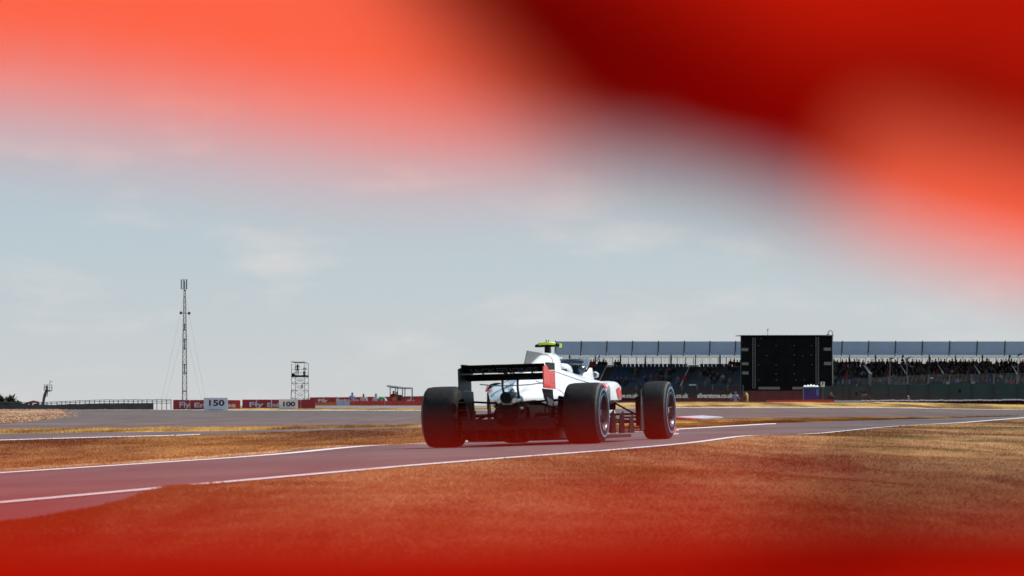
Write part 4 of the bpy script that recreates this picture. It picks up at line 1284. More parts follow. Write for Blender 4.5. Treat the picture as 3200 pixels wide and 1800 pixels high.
# ------------------------------------------------------------------ grandstand
GD0, GD1 = 742.0, 688.0          # the stand comes nearer towards its far end on the right
def gd(u): return GD0 + (GD1 - GD0) * (u - 1735) / (3260 - 1735)
def G(u, row, back=0.0):
    d = gd(u) + back
    return Vector(((u - 1600) / F * d, d, HC + (ROW0 - row) / F * d))
SEAT_ROWS = 10
def row_of(k):      # picture row and depth behind the front of seat row k
    return 1205 - (1205 - 1142) * k / (SEAT_ROWS - 1), 0.9 * k
def grandstand():
    base = G(1735, 1268); base.z = -.3
    root = empty('grandstand', base); tag(root, 'long roofed grandstand with navy seats and blue grey roof fascia', 'grandstand')
    L = lambda u, row, back=0.0: G(u, row, back) - base
    joints = [1735, 1816, 1896, 1976, 2057, 2138, 2218, 2298, 2380, 2463, 2547, 2631, 2714, 2798, 2882, 2967, 3053, 3140, 3227, 3314]
    for k in range(len(joints) - 1):
        a, b = joints[k] + 1.2, joints[k + 1] - 1.2
        mb = MB()
        q = [L(a, 1067, -2.2), L(b, 1067, -2.2), L(b, 1110, -1.6), L(a, 1110, -1.6)]
        q2 = [p + Vector((0, .12, 0)) for p in q]
        mb.add(q + q2, [(0, 1, 2, 3), (7, 6, 5, 4), (0, 4, 5, 1), (1, 5, 6, 2), (2, 6, 7, 3), (3, 7, 4, 0)])
        mb.build('fascia_panel', 'fascia', root)
    for j in joints:
        mb = MB(); mb.tube([L(j + 1, 1065, -2.25), L(j - 1.5, 1111, -1.65)], .075, 5); mb.build('fascia_joint', 'darksteel', root)
    mb = MB(); a, b = L(1735, 1111.5, -1.7), L(3314, 1111.5, -1.7)
    mb.add([a, b, b + Vector((0, .25, 0)), a + Vector((0, .25, 0)), a + Vector((0, 0, -.10)), b + Vector((0, 0, -.10)), b + Vector((0, .25, -.10)), a + Vector((0, .25, -.10))], [(0, 1, 2, 3), (4, 5, 6, 7), (0, 1, 5, 4), (3, 2, 6, 7), (0, 3, 7, 4), (1, 2, 6, 5)])
    mb.build('fascia_beam', 'matblack', root)
    # roof sheets, one per bay
    for k in range(len(joints) - 1):
        a, b = joints[k], joints[k + 1]
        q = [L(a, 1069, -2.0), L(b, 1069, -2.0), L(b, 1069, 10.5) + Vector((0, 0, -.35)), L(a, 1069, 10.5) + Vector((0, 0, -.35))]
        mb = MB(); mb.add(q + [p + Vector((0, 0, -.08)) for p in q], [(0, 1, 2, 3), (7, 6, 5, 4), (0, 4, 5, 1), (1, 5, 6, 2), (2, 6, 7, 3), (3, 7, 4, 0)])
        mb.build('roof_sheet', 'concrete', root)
    # columns and the pale windbreak at the back
    cols = [1780, 1860, 1939, 2018, 2097, 2174, 2250, 2340, 2420, 2500, 2580, 2655, 2736, 2820, 2904, 2986, 3070, 3154, 3238]
    for u in cols:
        mb = MB(); mb.tube([L(u, 1150, 9.6), L(u, 1108, 9.6)], .11 if cols.index(u) % 2 == 0 else .075, 6); mb.build('column', 'matblack', root)
    for u in (1866, 2816, 3150):
        mb = MB(); mb.tube([L(u, 1128, 9.5), L(u + 8, 1111, 9.3)], .08, 5); mb.build('roof_strut', 'matblack', root)
    for u in np.arange(1760, 3300, 25.5):
        mb = MB(); mb.tube([L(u, 1148, 10.0), L(u, 1117, 10.0)], .04, 4); mb.build('rail_post', 'darksteel', root)
    mb = MB(); mb.tube([L(1760, 1117, 10.0), L(3300, 1117, 10.0)], .035, 4); mb.build('back_rail', 'darksteel', root)
    mb = MB()
    for u in np.arange(1764, 3300, 2.6):
        mb.tube([L(u, 1147, 10.05), L(u + random.uniform(-.6, .6), 1118, 10.05)], .022, 3, False)
    o = mb.build('windbreak_mesh', 'mesh_pale', root); o['kind'] = 'stuff'
    # terraces
    for k in range(SEAT_ROWS):
        row, back = row_of(k)
        a, b = L(1750, row + 4, back), L(3314, row + 4, back)
        mb = MB()
        q = [Vector((a.x, a.y, 0.2)), Vector((b.x, b.y, 0.2)), b, a]
        q2 = [p + Vector((0, .92, 0)) for p in q]
        mb.add(q + q2, [(0, 1, 2, 3), (7, 6, 5, 4), (0, 4, 5, 1), (1, 5, 6, 2), (2, 6, 7, 3), (3, 7, 4, 0)])
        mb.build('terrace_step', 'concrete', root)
    # seats: the best seen ones singly, the rest as one mass
    mb = MB()
    sw = .46
    one = MB(); one.box((0, .30, .02), (sw, .06, .36), (R(-8), 0, 0)); one.box((0, .08, -.14), (sw, .40, .06))
    seat_me = one.mesh('seat', 'navy')
    singles = 0
    for k in reversed(range(SEAT_ROWS)):
        row, back = row_of(k)
        u = 1752.0
        while u < 3300:
            if not any(abs(u - (c + k * 3.2)) < 19 for c in (1880, 2140, 2690)):
                p = L(u, row, back)
                if u > 1850 and u < 2318 and singles < 300:
                    o = bpy.data.objects.new('seat', seat_me); o.location = p; link(o, root); singles += 1
                else:
                    mb.box((p.x, p.y + .30, p.z + .02), (sw, .06, .36), (R(-8), 0, 0))
                    mb.box((p.x, p.y + .08, p.z - .14), (sw, .40, .06))
            u += .52 * F / gd(u)
    o = mb.build('seat_rows', 'navy', root); o['kind'] = 'stuff'
    # aisle stairs with white nosings
    for c in (1880, 2140, 2690):
        for k in range(SEAT_ROWS):
            row, back = row_of(k)
            for h in (0, .5):
                p = L(c + (k + h) * 3.2, row + 4 - h * 6.6, back + .9 * h - .12)
                mb = MB(); mb.box((p.x, p.y, p.z + .02), (1.25, .42, .10)); st = mb.build('stair_step', 'concrete', root)
                mb = MB(); mb.box((p.x - .60, p.y - .22, p.z + .06), (.10, .03, .14)); mb.build('white_nosing', 'whiteprint', st)
    for u, w, row in ((1902, 14, 1145.5), (2155, 26, 1143.5), (2164, 22, 1203), (2850, 8, 1146), (2910, 10, 1181)):
        p = L(u, row, 7 if row < 1160 else .0)
        mb = MB(); mb.box((p.x, p.y - .4, p.z), (w * gd(u) / F, .05, .16)); mb.build('aisle_sign', 'whiteprint', root)
    # white handrails on the far half
    for u0, r0, u1, r1, wd in ((2702, 1142, 2721, 1168, .16), (2815, 1142, 2831, 1167, .06), (2932, 1142, 2948, 1167, .06), (3046, 1143, 3062, 1167, .06), (3162, 1142, 3178, 1167, .06)):
        mb = MB(); mb.tube([L(u0, r0, 4), L(u1, r1, -.8)], wd, 5); mb.build('handrail', 'whiteprint', root)
    # front wall
    mb = MB(); a, b = L(1745, 1207.5, -.6), L(3314, 1203, -.6)
    q = [Vector((a.x, a.y, 0)), Vector((b.x, b.y, 0)), b, a]; q2 = [p + Vector((0, .25, 0)) for p in q]
    mb.add(q + q2, [(0, 1, 2, 3), (7, 6, 5, 4), (0, 4, 5, 1), (1, 5, 6, 2), (2, 6, 7, 3), (3, 7, 4, 0)])
    mb.build('front_wall', 'darkbanner', root)
grandstand()

# spectators
def bust(seed, shirt):
    rg = random.Random(seed)
    mb = MB()
    lean = rg.uniform(-.05, .05); sc = rg.uniform(.94, 1.06); wd = rg.uniform(.92, 1.1)
    def el(z, rx, ry, x=0, y=0): return [(x + rx * math.cos(t) * wd, y + ry * math.sin(t), z * sc) for t in np.linspace(0, 2 * math.pi, 10, False)]
    rings = [el(-.10, .19, .20, 0, -.12), el(.05, .20, .16, 0, -.02), el(.25, .19, .12, lean * .4), el(.42, .22, .12, lean * .7), el(.52, .20, .10, lean), el(.57, .10, .08, lean), el(.60, .055, .06, lean * 1.1), el(.64, .07, .08, lean * 1.2, -.01), el(.72, .085, .10, lean * 1.3, -.01), el(.80, .075, .085, lean * 1.3), el(.845, .03, .04, lean * 1.3)]
    mb.loft(rings)
    # arms resting on the knees
    for s in (-1, 1):
        mb.tube([(s * .21 * wd + lean * .8, 0, .46 * sc), (s * .25 * wd, -.06, .25), (s * .14, -.26, .12)], [.055, .045, .04], 6)
    me = mb.mesh('spectator', ['crowd_' + shirt, 'skin_dark', 'hair'], smooth='all')
    for p in me.polygons:
        z = p.center.z / sc
        if z > .78: p.material_index = 2
        elif z > .575: p.material_index = 1
    return me
VAR = {n: [bust(i * 7 + j, n) for j in range(3)] for i, (n, c) in enumerate(CROWD)}
SPECT = {n: 'spectator in %s shirt seated in the grandstand' % n for n, _ in CROWD}
def spectators():
    placed = []
    # top row silhouettes
    for u in [1787, 1797, 1812, 1838, 1847, 1856, 1872, 1882, 1892, 1923, 1932, 2283, 2294, 2303, 2312]:
        placed.append((u + random.uniform(-1.5, 1.5), 9, True))
    u = 2606.0
    while u < 3296:
        if random.random() < .84: placed.append((u + random.uniform(-2, 2), 9, True))
        if random.random() < .75: placed.append((u + 5 + random.uniform(-2, 2), 8, True))
        u += 12.8
    # loose groups on the blue seats
    for cu, cr, n, sp in ((1985, 5, 4, 20), (2050, 3, 7, 42), (2090, 5, 5, 30), (2120, 2, 5, 24), (2205, 5, 6, 30), (2235, 3, 7, 36), (2215, 1, 4, 30), (2290, 7, 3, 16), (2270, 3, 4, 22), (2270, 1, 3, 24), (1830, 4, 4, 24), (1950, 1, 4, 30)):
        for _ in range(n):
            placed.append((random.gauss(cu, sp * .5), max(0, min(8, int(round(random.gauss(cr, 1.0))))), True))
    rest = []
    for k in range(0, 8):
        u = 2606.0 + random.uniform(0, 8)
        while u < 3296:
            if random.random() < (.80 if u > 2720 else .40): rest.append((u + random.uniform(-2, 2), k, False))
            u += 12.8
    weights = [('dark', 58), ('grey', 16), ('white', 5), ('red', 3), ('blue', 9), ('brown', 9)]
    names = [n for n, w in weights for _ in range(w)]
    seen = {}
    for u, k, _ in placed:
        key = (int(u / 9), k)
        if key in seen: continue
        seen[key] = 1
        row, back = row_of(k)
        p = G(u, row + 1.5, back + .05)
        n = random.choice(names) if k < 8 else random.choice(['dark'] * 6 + ['grey', 'brown', 'red'])
        o = bpy.data.objects.new('spectator', random.choice(VAR[n]))
        o.location = p; o.rotation_euler = (0, 0, random.uniform(-.35, .35))
        s = random.uniform(.92, 1.08); o.scale = (s, s, s)
        link(o); tag(o, SPECT[n], 'person', 'spectators in the grandstand wearing %s' % n)
    # the packed block is one mass
    mb = MB(); mats = ['crowd_' + n for n, _ in CROWD] + ['skin_dark', 'hair']
    ci = {n: i for i, (n, _) in enumerate(CROWD)}
    for u, k, _ in rest:
        row, back = row_of(k)
        p = G(u, row + 1.5 + random.uniform(-.6, .6), back + .05)
        n = random.choice(names)
        me = random.choice(VAR[n])
        base = len(mb.v)
        mb.v += [(v.co.x + p.x, v.co.y + p.y, v.co.z + p.z) for v in me.vertices]
        for q in me.polygons:
            mb.f.append(tuple(i + base for i in q.vertices))
            mb.mi.append(ci[n] if q.material_index == 0 else len(CROWD) + q.material_index - 1)
    o = mb.build('crowd', mats, smooth='all')
    tag(o, 'dense crowd of spectators packed on the rows beyond the big screen', 'crowd', kind='stuff')
spectators()

# ------------------------------------------------------------------ big screen
def big_screen():
    d = 560.0; s = d / F
    base = W(2458, 1290, d)
    root = empty('big_screen', base); tag(root, 'big black trackside video screen cabinet with ladders in front of grandstand', 'screen')
    X = lambda u: (u - 2458) * s
    Z = lambda r: (1290 - r) * s
    mb = MB(); mb.box2((X(2316), .0, Z(1262)), (X(2602), 1.6, Z(1050))); mb.build('cabinet', 'screen', root)
    # modules of the screen face
    us = np.linspace(2362, 2548, 7); rs = np.linspace(1205, 1054, 6)
    for i in range(6):
        for j in range(5):
            mb = MB(); mb.box2((X(us[i]) + .02, -.05 - .01 * ((i + j) % 2), Z(rs[j]) + .02), (X(us[i + 1]) - .02, -.001, Z(rs[j + 1]) - .02)); mb.build('screen_module', 'screen', root)
    for u in (2318, 2564):
        mb = MB(); mb.box2((X(u), -.06, Z(1250)), (X(u + 34), -.002, Z(1054))); mb.build('side_panel', 'screen', root)
    mb = MB(); mb.prism([(X(2300), Z(1050)), (X(2604), Z(1049.5)), (X(2604), Z(1047)), (X(2316), Z(1047.5)), (X(2300), Z(1049))], 1, -.35, 1.9); mb.build('roof_edge', 'matblack', root)
    for u0, u1, r0, r1 in ((2317, 2338, 1088, 1097), (2318, 2339, 1132.5, 1141), (2319, 2339, 1161, 1170), (2574, 2597, 1086.5, 1096), (2575, 2598, 1131, 1141)):
        mb = MB(); mb.box2((X(u0), -.11, Z(r1)), (X(u1), -.062, Z(r0))); mb.build('vent', 'vent', root)
    for u0, u1 in ((2370, 2437), (2476, 2508)):
        mb = MB(); mb.box2((X(u0), -.12, Z(1217)), (X(u1), -.06, Z(1209))); mb.build('base_panel', 'vent', root)
    for ua, ub, r0, r1 in ((2352, 2360, 1055, 1214), (2549.5, 2558, 1053, 1202)):
        for u in (ua, ub):
            mb = MB(); mb.tube([(X(u), -.22, Z(r1)), (X(u), -.22, Z(r0))], .028, 4); mb.build('ladder_rail', 'vent', root)
        r = r0 + 3
        while r < r1:
            mb = MB(); mb.tube([(X(ua), -.22, Z(r)), (X(ub), -.22, Z(r))], .024, 4); mb.build('ladder_rung', 'vent', root)
            r += 6.2
    for u, r in ((2378, 1058), (2370, 1080), (2425, 1080), (2482, 1080), (2536, 1080), (2482, 1109), (2535, 1109), (2396, 1111), (2508, 1112), (2370, 1140), (2425, 1140), (2482, 1140), (2537, 1140), (2425, 1169), (2482, 1168), (2370, 1188), (2426, 1188), (2487, 1187), (2514, 1187)):
        mb = MB(); mb.tube([(X(u), -.10, Z(r)), (X(u), -.055, Z(r))], .045, 8); mb.build('fixing', 'vent', root)
    for u in (2330, 2590):
        mb = MB(); mb.box2((X(u) - .2, .3, -.2), (X(u) + .2, 1.2, Z(1262) - .005)); mb.build('leg', 'darksteel', root)
    a = empty('aerial', W(2400, 1047, d) + Vector((0, .6, 0))); tag(a, 'thin aerial mast standing on the big screen roof', 'aerial')
    mb = MB(); mb.tube([(0, 0, 0), (0, 0, 19 * s)], .025, 5); mb.tube([(-3 * s, 0, 19 * s), (0, 0, 17.5 * s), (4 * s, 0, 19.5 * s)], .025, 4); mb.tube([(0, 0, 14 * s), (2.5 * s, 0, 13.5 * s)], .02, 4)
    mb.build('rod', 'darksteel', a)
    l = empty('lamp_post', W(2602, 1290, d - 1.0)); tag(l, 'grey swan neck lamp post beside the big screen', 'lamp post')
    s2 = (d - 1) / F
    mb = MB()
    pts = [(0, 0, 0), (0, 0, 240 * s2)]
    for t in np.linspace(0, math.pi, 9): pts.append((-7 * s2 + 7 * s2 * math.cos(t), 0, 248 * s2 + 9 * s2 * math.sin(t)))
    pts.append((-14.5 * s2, 0, 246 * s2))
    mb.tube(pts, .05, 6); mb.build('pole', 'steel', l)
    mb = MB(); mb.lathe_z([(.05, .14), (.16, .04), (.20, -.06), (.04, -.08)], (-14.5 * s2, 0, 243 * s2), 10); mb.build('lamp_head', 'steel', l)
big_screen()

# ------------------------------------------------------------------ dark banner wall with white lettering
def banner_wall():
    d = 520.0; s = d / F
    base = W(2040, 1285, d)
    root = empty('banner_wall', base); tag(root, 'dark trackside banner wall with a row of white web address lettering', 'wall')
    X = lambda u: (u - 2040) * s
    Z = lambda r: (1285 - r) * s
    us = np.linspace(1700, 2322, 14)
    for k in range(13):
        mb = MB(); mb.box2((X(us[k]) + .015, -.1, 0), (X(us[k + 1]) - .015, .1, Z(1219) + random.uniform(-.02, .02))); mb.build('banner_panel', 'darkbanner', root)
        mb = MB(); mb.box2((X(us[k]) + .015, -.13, 0), (X(us[k + 1]) - .015, -.102, Z(1244))); mb.build('lower_panel', 'maroon', root)
    for u in us:
        mb = MB(); mb.tube([(X(u), .15, 0), (X(u), .15, Z(1203))], .045, 5); mb.build('post', 'darksteel', root)
    for c, w, wd in ((1938, 110, 'silverstone.co.uk'), (2092, 116, 'silverstone.co.uk'), (2234, 112, 'silverstone.co.uk')):
        text('lettering', wd, .58, 'whiteprint', root, (X(c), -.14, Z(1237)), width=w * s, offset=.018)
banner_wall()
barrier('barrier', 2323, 2516, 1221, 1221, 1280, 500, 'maroon', 'maroon banner panels below the big black screen', seg=5)
barrier('barrier', 2395, 2606, 1250.5, 1249, 1266, 424, 'bright_red', 'bright red low rail in front of the blue cabin', seg=6)
barrier('barrier', 2607, 2690, 1251, 1251, 1268, 424, 'lilac', 'pale grey barrier blocks between bright red rail and tyre wall', seg=3)
barrier('barrier', 2691, 3300, 1250.5, 1247.5, 1270, 424, 'matblack', 'long black tyre barrier with white top strip below the green fence', seg=16)
def top_strip():
    d = 423.7
    a, b = W(2691, 1251, d), W(3300, 1248, d)
    r = [o for o in COL.objects if o.get('label', '').startswith('long black tyre')][0]
    mb = MB()
    n = 40
    for k in range(n):
        t0, t1 = k / n, (k + 1) / n
        p, q = a.lerp(b, t0) - r.location, a.lerp(b, t1) - r.location
        j = random.uniform(-.02, .02)
        mb.box2((p.x, -.2, p.z - .07 + j), (q.x - .03, -.02 - .12, p.z + .02 + j))
    mb.build('white_strip', 'board', r)
top_strip()

# green fence with posts and catch netting
def green_fence():
    d = 480.0; s = d / F
    base = W(2900, 1290, d)
    root = empty('green_fence', base); tag(root, 'dark green sheeted fence with posts and catch wires below the crowd', 'fence')
    X = lambda u: (u - 2900) * s
    Z = lambda r: (1290 - r) * s
    us = [2560, 2604, 2633, 2654, 2714, 2776, 2837, 2901, 2967, 3036, 3105, 3178, 3250, 3310]
    for k in range(len(us) - 1):
        t = np.interp(us[k], [2560, 2900, 3310], [1206, 1200, 1196])
        zz = [0] + [Z(t) * q for q in (.25, .45, .63, .82, 1.0)]
        for j in range(5):
            mb = MB(); mb.box2((X(us[k]) + .05, -.03 - .012 * (j % 2), zz[j] + .006), (X(us[k + 1]) - .05, .03, zz[j + 1] - .006)); mb.build('fence_sheet', 'green', root)
    for u in us:
        t = np.interp(u, [2560, 2700, 2900, 3310], [1196, 1183, 1172, 1166])
        mb = MB(); mb.box2((X(u) - .07, -.10, 0), (X(u) + .07, .06, Z(1201))); po = mb.build('post', 'greenpost', root)
        mb = MB(); mb.box2((X(u) - .055, -.04, Z(1201) + .002), (X(u) + .055, .06, Z(t))); mb.build('post_top', 'fencegrey', po)
    mb = MB(); mb.box2((X(2714), -.04, Z(1205)), (X(2722), .1, Z(1168))); mb.build('post_top', 'fencegrey', root)
    for q in np.linspace(0, 1, 9):
        mb = MB(); pts = [(X(u), 0, Z(np.interp(u, [2560, 2700, 2900, 3310], [1196, 1183, 1172, 1166]) * (1 - q) + 1201 * q)) for u in us[2:]]
        mb.tube(pts, .012, 4); mb.build('catch_wire', 'darksteel', root)
    for u, r in ((2676, 1231), (2999, 1223)):
        mb = MB(); mb.box2((X(u) - .09, -.12, Z(r + 4)), (X(u) + .09, -.05, Z(r - 5))); mb.build('junction_box', 'matblack', root)
green_fence()

# F sign
def f_sign():
    d = 470.0; s = d / F
    p = W(2571, 1201, d)
    root = empty('letter_sign', (p.x, d, -.2)); tag(root, 'small white sign with a dark letter F above the blue cabin', 'sign')
    z = p.z + .2
    mb = MB(); mb.box((0, 0, z), (12.5 * s, .05, 15.5 * s)); mb.build('panel', 'whiteprint', root)
    text('lettering', 'F', 15 * s, 'maroon', root, (0, -.03, z), width=6.5 * s, offset=.012)
    mb = MB(); mb.tube([(0, .06, 0), (0, .06, z)], .04, 5); mb.build('post', 'darksteel', root)
f_sign()

# blue cabin with a white ridged roof
def blue_cabin():
    d = 452.0; s = d / F
    base = W(2534, 1290, d)
    root = empty('portable_cabin', base); tag(root, 'blue plastic portable toilet cabin with white domed roof before the screen', 'cabin')
    X = lambda u: (u - 2534) * s
    Z = lambda r: (1290 - r) * s
    w = X(2558)
    mb = MB(); mb.box2((-w, -.6, 0), (w, .6, Z(1213.5))); mb.build('body', 'blue_box', root, bevel=.03)
    for k, u in enumerate((2512, 2524, 2536, 2547)):
        mb = MB(); mb.box2((X(u), -.635, .15), (X(u + 9), -.602, Z(1217))); mb.build('wall_panel', 'blue_box', root)
    mb = MB(); mb.box2((X(2549), -.66, Z(1236)), (X(2556.5), -.637, Z(1216))); mb.build('sunlit_edge', 'blue_lit', root)  # sunlit right edge painted as a lighter blue strip
    mb = MB(); mb.box2((-w - .05, -.68, Z(1213)), (w + .05, .68, Z(1209.5))); mb.build('roof_rim', 'vent', root)
    for k in range(5):
        x0 = -w + 2 * w * k / 5; x1 = -w + 2 * w * (k + 1) / 5
        top = Z(1200.5 + abs(k - 2) * 1.6)
        zb = Z(1209.3)
        rings = []
        for y in (-.66, -.45, 0, .45, .66):
            f = 1 - (abs(y) / .66) ** 2 * .75
            rings.append([(x0 + .01, y, zb), (x1 - .01, y, zb), (x1 - .03, y, zb + (top - zb) * .7 * f), ((x0 + x1) / 2, y, zb + (top - zb) * f), (x0 + .03, y, zb + (top - zb) * .7 * f)])
        mb = MB(); mb.loft(rings); mb.build('roof_dome', 'whiteprint', root, smooth=True)
blue_cabin()

# people on the far verge
VG = 'officials standing beyond the far verge'
person(stand(0, (-.33, .0, .95), (.36, .05, .95)), ('skin_dark', 'cloth_blue', 'cloth_khaki', 'hair'), 2298, 1221.5, 432, 'official in blue shirt and olive trousers standing hands wide near screen', R(8), VG)
person(stand(.10, (-.30, -.35, 1.0), (.22, .1, .92), .12), ('skin_dark', 'cloth_maroon', 'cloth_maroon', 'hair'), 2325, 1222.5, 432, 'official in dark maroon clothes leaning forward near the screen', R(-65), VG)
def vest():
    p = W(2331, 1245, 431.6)
    mb = MB()
    mb.loft([[(-.02, -.06, .42), (.07, -.05, .43), (.08, .03, .43), (-.01, .03, .42)], [(.04, -.08, .2), (.17, -.06, .22), (.18, .05, .22), (.05, .05, .2)], [(.09, -.08, -.1), (.16, -.06, -.1), (.17, .06, -.1), (.10, .06, -.1)], [(.08, -.07, -.42), (.16, -.06, -.42), (.17, .05, -.42), (.09, .05, -.42)]])
    o = mb.build('tabard', 'hivis', None, smooth='all')
    q = [x for x in COL.objects if x.get('label', '').startswith('official in dark maroon')][0]
    o.parent = q
    bpy.context.view_layer.update()
    o.matrix_parent_inverse = q.matrix_world.inverted()
    o.location = p
vest()
person(stand(.06, (-.30, -.3, 1.15), (.25, -.3, 1.2)), ('cloth_black', 'cloth_black', 'cloth_black', 'hair'), 2702, 1219.5, 428.5, 'photographer in black clothes with camera by the green fence', R(30), VG)
person(stand(.25, (-.26, -.3, .8), (.26, -.3, .8)), ('skin_dark', 'cloth_black', 'cloth_black', 'whiteprint'), 2841, 1236, 430, 'crouching person in white cap behind the black tyre barrier', R(10), VG, top=1.75)
person(stand(.0), ('skin_dark', 'cloth_black', 'cloth_maroon', 'hair'), 2597, 1224, 440, 'person in dark jacket standing beside the blue cabin', R(0), VG)
def camera_prop():
    p = W(2702, 1225, 428.0)
    root = empty('photo_camera', p); tag(root, 'black long lens camera held by the photographer by green fence', 'camera')
    mb = MB(); mb.box((0, 0, 0), (.20, .12, .15)); mb.build('body', 'matblack', root, bevel=.01)
    mb = MB(); mb.tube([(-.02, -.05, 0), (-.16, -.22, 0.0), (-.30, -.38, .01)], [.05, .055, .075], 10); mb.build('lens', 'matblack', root)
camera_prop()

# lamp posts in front of the right half of the stand
def stand_lamp(u, r_top, label):
    d = 600.0; s = d / F
    base = W(u, 1290, d)
    root = empty('lamp_post', base); tag(root, label, 'lamp post', 'lamp posts before the crowd')
    Z = lambda r: (1290 - r) * s
    mb = MB(); mb.tube([(0, 0, 0), (0, 0, Z(r_top + 4))], .035, 5); mb.build('pole', 'fencegrey', root)
    mb = MB(); mb.prism([(-.05, Z(r_top + 6)), (.05, Z(r_top + 2.5)), (.20, Z(r_top)), (.46, Z(r_top - .5)), (.50, Z(r_top + 1.5)), (.28, Z(r_top + 4)), (.05, Z(r_top + 6.5))], 1, -.15, .15); mb.build('lamp_head', 'matblack', root, bevel=.02)
stand_lamp(2781, 1117, 'slim lamp post with black head standing closest to the big screen')
stand_lamp(2834, 1116, 'slim lamp post with black head, second from the big screen')
stand_lamp(3181, 1105, 'taller slim lamp post with black head before the dense crowd')

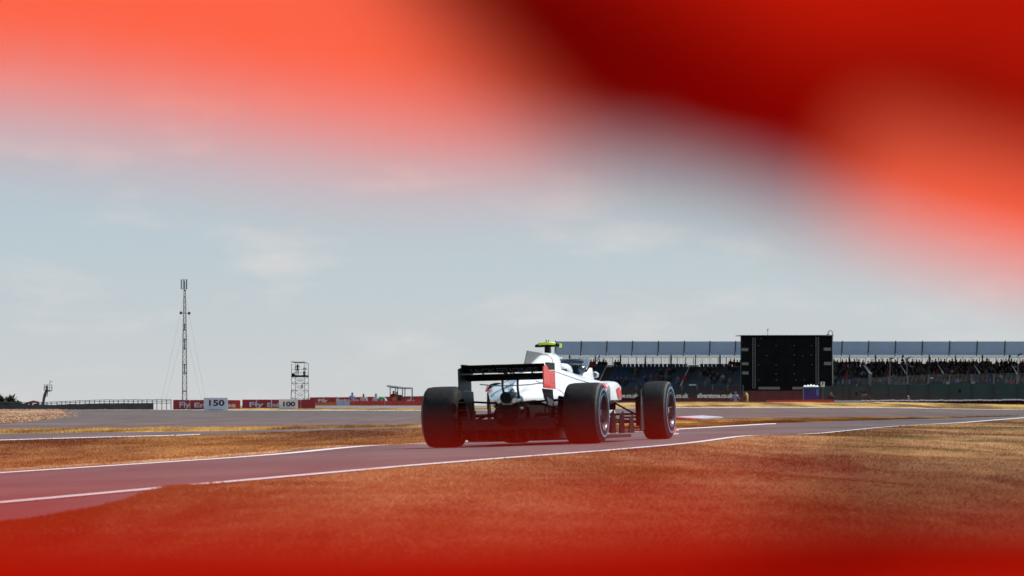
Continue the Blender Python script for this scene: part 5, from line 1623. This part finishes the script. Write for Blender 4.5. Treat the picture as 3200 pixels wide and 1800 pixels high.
# ------------------------------------------------------------------ red fabric banner close to the lens, shot through the gap between its two sheets
def sig(x): return 1 / (1 + np.exp(-np.clip(x, -30, 30)))
def red_banner():
    root = empty('red_banner', (0.05, 0.75, h1(0, 14))); tag(root, 'red translucent fabric banner hanging in folds with a gap between two sheets', 'banner')
    S3 = np.array(sdir)
    grid = np.linspace(-1.7, 0.9, 131)
    ker = np.exp(-(np.arange(-20, 21) / 10.0) ** 2); ker /= ker.sum()
    def smooth(x): return np.convolve(np.pad(x, 20, mode='edge'), ker, 'valid')
    def hang(us, V, target, D0, relax):
        """drape the sheet so that each spot leans towards or away from the sun by the wanted amount"""
        X = (us - 1600) / F * D0
        D = np.full_like(V, D0)
        D[0] = D0 - .55 * X * 0.6
        for j in range(1, len(V)):
            row = smooth(D[j - 1])
            Dx = np.clip(np.gradient(row, X), -1.2, 1.0)
            q = (S3[1] - S3[0] * Dx[:, None] - S3[2] * grid[None]) / np.sqrt(1 + Dx[:, None] ** 2 + grid[None] ** 2)
            k = np.argmin(np.abs(q - target(us, V[j])[:, None]) + .02 * np.abs(grid[None] + .3), 1)
            Dz = grid[k]
            w = relax(V[j])
            Dz = Dz * (1 - w) + w * np.clip((D0 - row) * 4, -.5, .5)
            D[j] = row + Dz * (V[j - 1] - V[j]) * D0 / F
        return X[None] + 0 * V, D, HC + (ROW0 - V) / F * D0
    def put(name, G3, parent, mask=None, shift=0.0):
        X, Y, Z = G3
        nv, nu = X.shape
        v = np.stack([X, Y + shift, Z], -1).reshape(-1, 3) - np.array(root.location)
        i = np.arange(nv - 1)[:, None] * nu + np.arange(nu - 1)[None]
        f = np.stack([i, i + 1, i + nu + 1, i + nu], -1)
        if mask is not None:
            f = f[mask[:-1, :-1] & mask[1:, 1:]]
        f = f.reshape(-1, 4)
        used = np.unique(f); mp_ = np.zeros(nv * nu, int); mp_[used] = np.arange(len(used))
        me = bpy.data.meshes.new(name); me.from_pydata(v[used].tolist(), [], mp_[f].tolist()); me.materials.append(M['cloth'])
        for p in me.polygons: p.use_smooth = True
        return link(bpy.data.objects.new(name, me), parent)
    us = np.concatenate([np.linspace(-4500, -400, 210)[:-1], np.linspace(-400, 3600, 401), np.linspace(3600, 5000, 30)[1:]])
    # upper sheet
    tt = np.concatenate([np.linspace(0, 1600, 130), np.linspace(1600, 6100, 46)[1:]])
    hem = np.interp(us, [-4500, 0, 700, 1300, 2000, 2400, 2600, 3200, 4500, 7700], [260, 395, 470, 550, 570, 650, 725, 870, 1170, 1720])
    fade_teeth = np.interp(us, [-4500, 0, 1300, 1800, 2500, 2750, 2800], [250, 250, 200, 120, 90, 30, 0])       # teeth added to the hem so its red fades out softly
    V = (hem + fade_teeth)[None] - tt[:, None]
    def wts(U, V):
        sA = sig((V - (150 + 1.05 * (U - 1520))) / 70)
        sC = sig(-(V - (-40 + .42 * (U - 1950))) / 80)
        sD = sig((V - (290 + .37 * (U - 2500))) / 30) * sig((U - 2640 + .25 * (V - 400)) / 60)
        return sA, sC, sD
    def tu(U, V):
        sA, sC, sD = wts(U, V)
        return sA * .80 + (1 - sA) * (sD * .80 + (1 - sD) * (sC * (.26 + .30 * sig((U - 2500 - 1.6 * V) / 160)) + (1 - sC) * .02))
    G3 = hang(us, V, tu, .73, lambda v: sst(-300, -900, v))
    tri = np.abs(((us / 58.0 + .5 * np.sin(us / 310.0)) % 1) * 2 - 1)
    whole = V <= (hem + fade_teeth * (2 * tri - 1))[None] + 1
    up = put('upper_sheet', G3, root, whole)
    sA, sC, sD = wts(us[None] + 0 * V, V)
    out = (1 - sA) * (1 - sD)
    put('darkening_layer', G3, up, (out > .5) & whole & (V > -2500), -.0002)  # added sheet copy, darkens the fold and the upper right
    put('darkening_layer', G3, up, (out * (1 - sC) > .5) & whole & (V > -2500), -.0004)  # second added copy, darkens the fold band further
    # lower sheet
    ed = np.interp(us, [-4500, 0, 1000, 1700, 2300, 2700, 3200, 7700], [1550, 1550, 1535, 1515, 1480, 1465, 1475, 1520])
    tt2 = np.concatenate([np.linspace(0, 800, 90), np.linspace(800, 7000, 41)[1:]])
    V2 = ed[None] + tt2[:, None]
    def wl2(U, V):
        b = sig((V - 1650) / 40)
        rc = sig((V - (1835 - .15 * (U - 2550))) / 25) * sig((U - 2480) / 110)
        dark = sig((U - 2520 + .55 * (V - 1600)) / 130) * (1 - rc)
        return b, dark, rc
    def tl(U, V):
        b, dark, rc = wl2(U, V)
        t = .85 * (1 - b) + .30 * b
        t = t * (1 - dark) + dark * .01
        return t * (1 - rc) + rc * .75
    G4 = hang(us, V2, tl, .545, lambda v: sst(2000, 2600, v))
    lo = put('lower_sheet', G4, root)
    b, dark, rc = wl2(us[None] + 0 * V2, V2)
    put('darkening_layer', G4, lo, (V2 > ed[None] + 4) & (V2 < 4000), -.0002)  # added sheet copy, deepens the red below the edge
    for q in (2, 3):
        put('darkening_layer', G4, lo, (dark > .4) & (rc < .5) & (V2 < 4000), -.0002 * q)  # further added copies darken the lower right band
    # posts and the line the sheets are tied to
    o3 = Vector(root.location)
    for x, y in ((-.252, .78), (.142, .71)):
        g = h1(x, 6)
        mb = MB(); mb.tube([(x - o3.x, y - o3.y, g - .05 - o3.z), (x - o3.x, y - o3.y,   .80 - o3.z)], .013, 10); mb.build('post', 'steel', root, smooth='all')
    mb = MB(); mb.tube([(-.252 - o3.x, .78 - o3.y, .775 - o3.z), (.142 - o3.x, .71 - o3.y, .775 - o3.z)], .004, 6); mb.build('tie_line', 'steel', root)
red_banner()
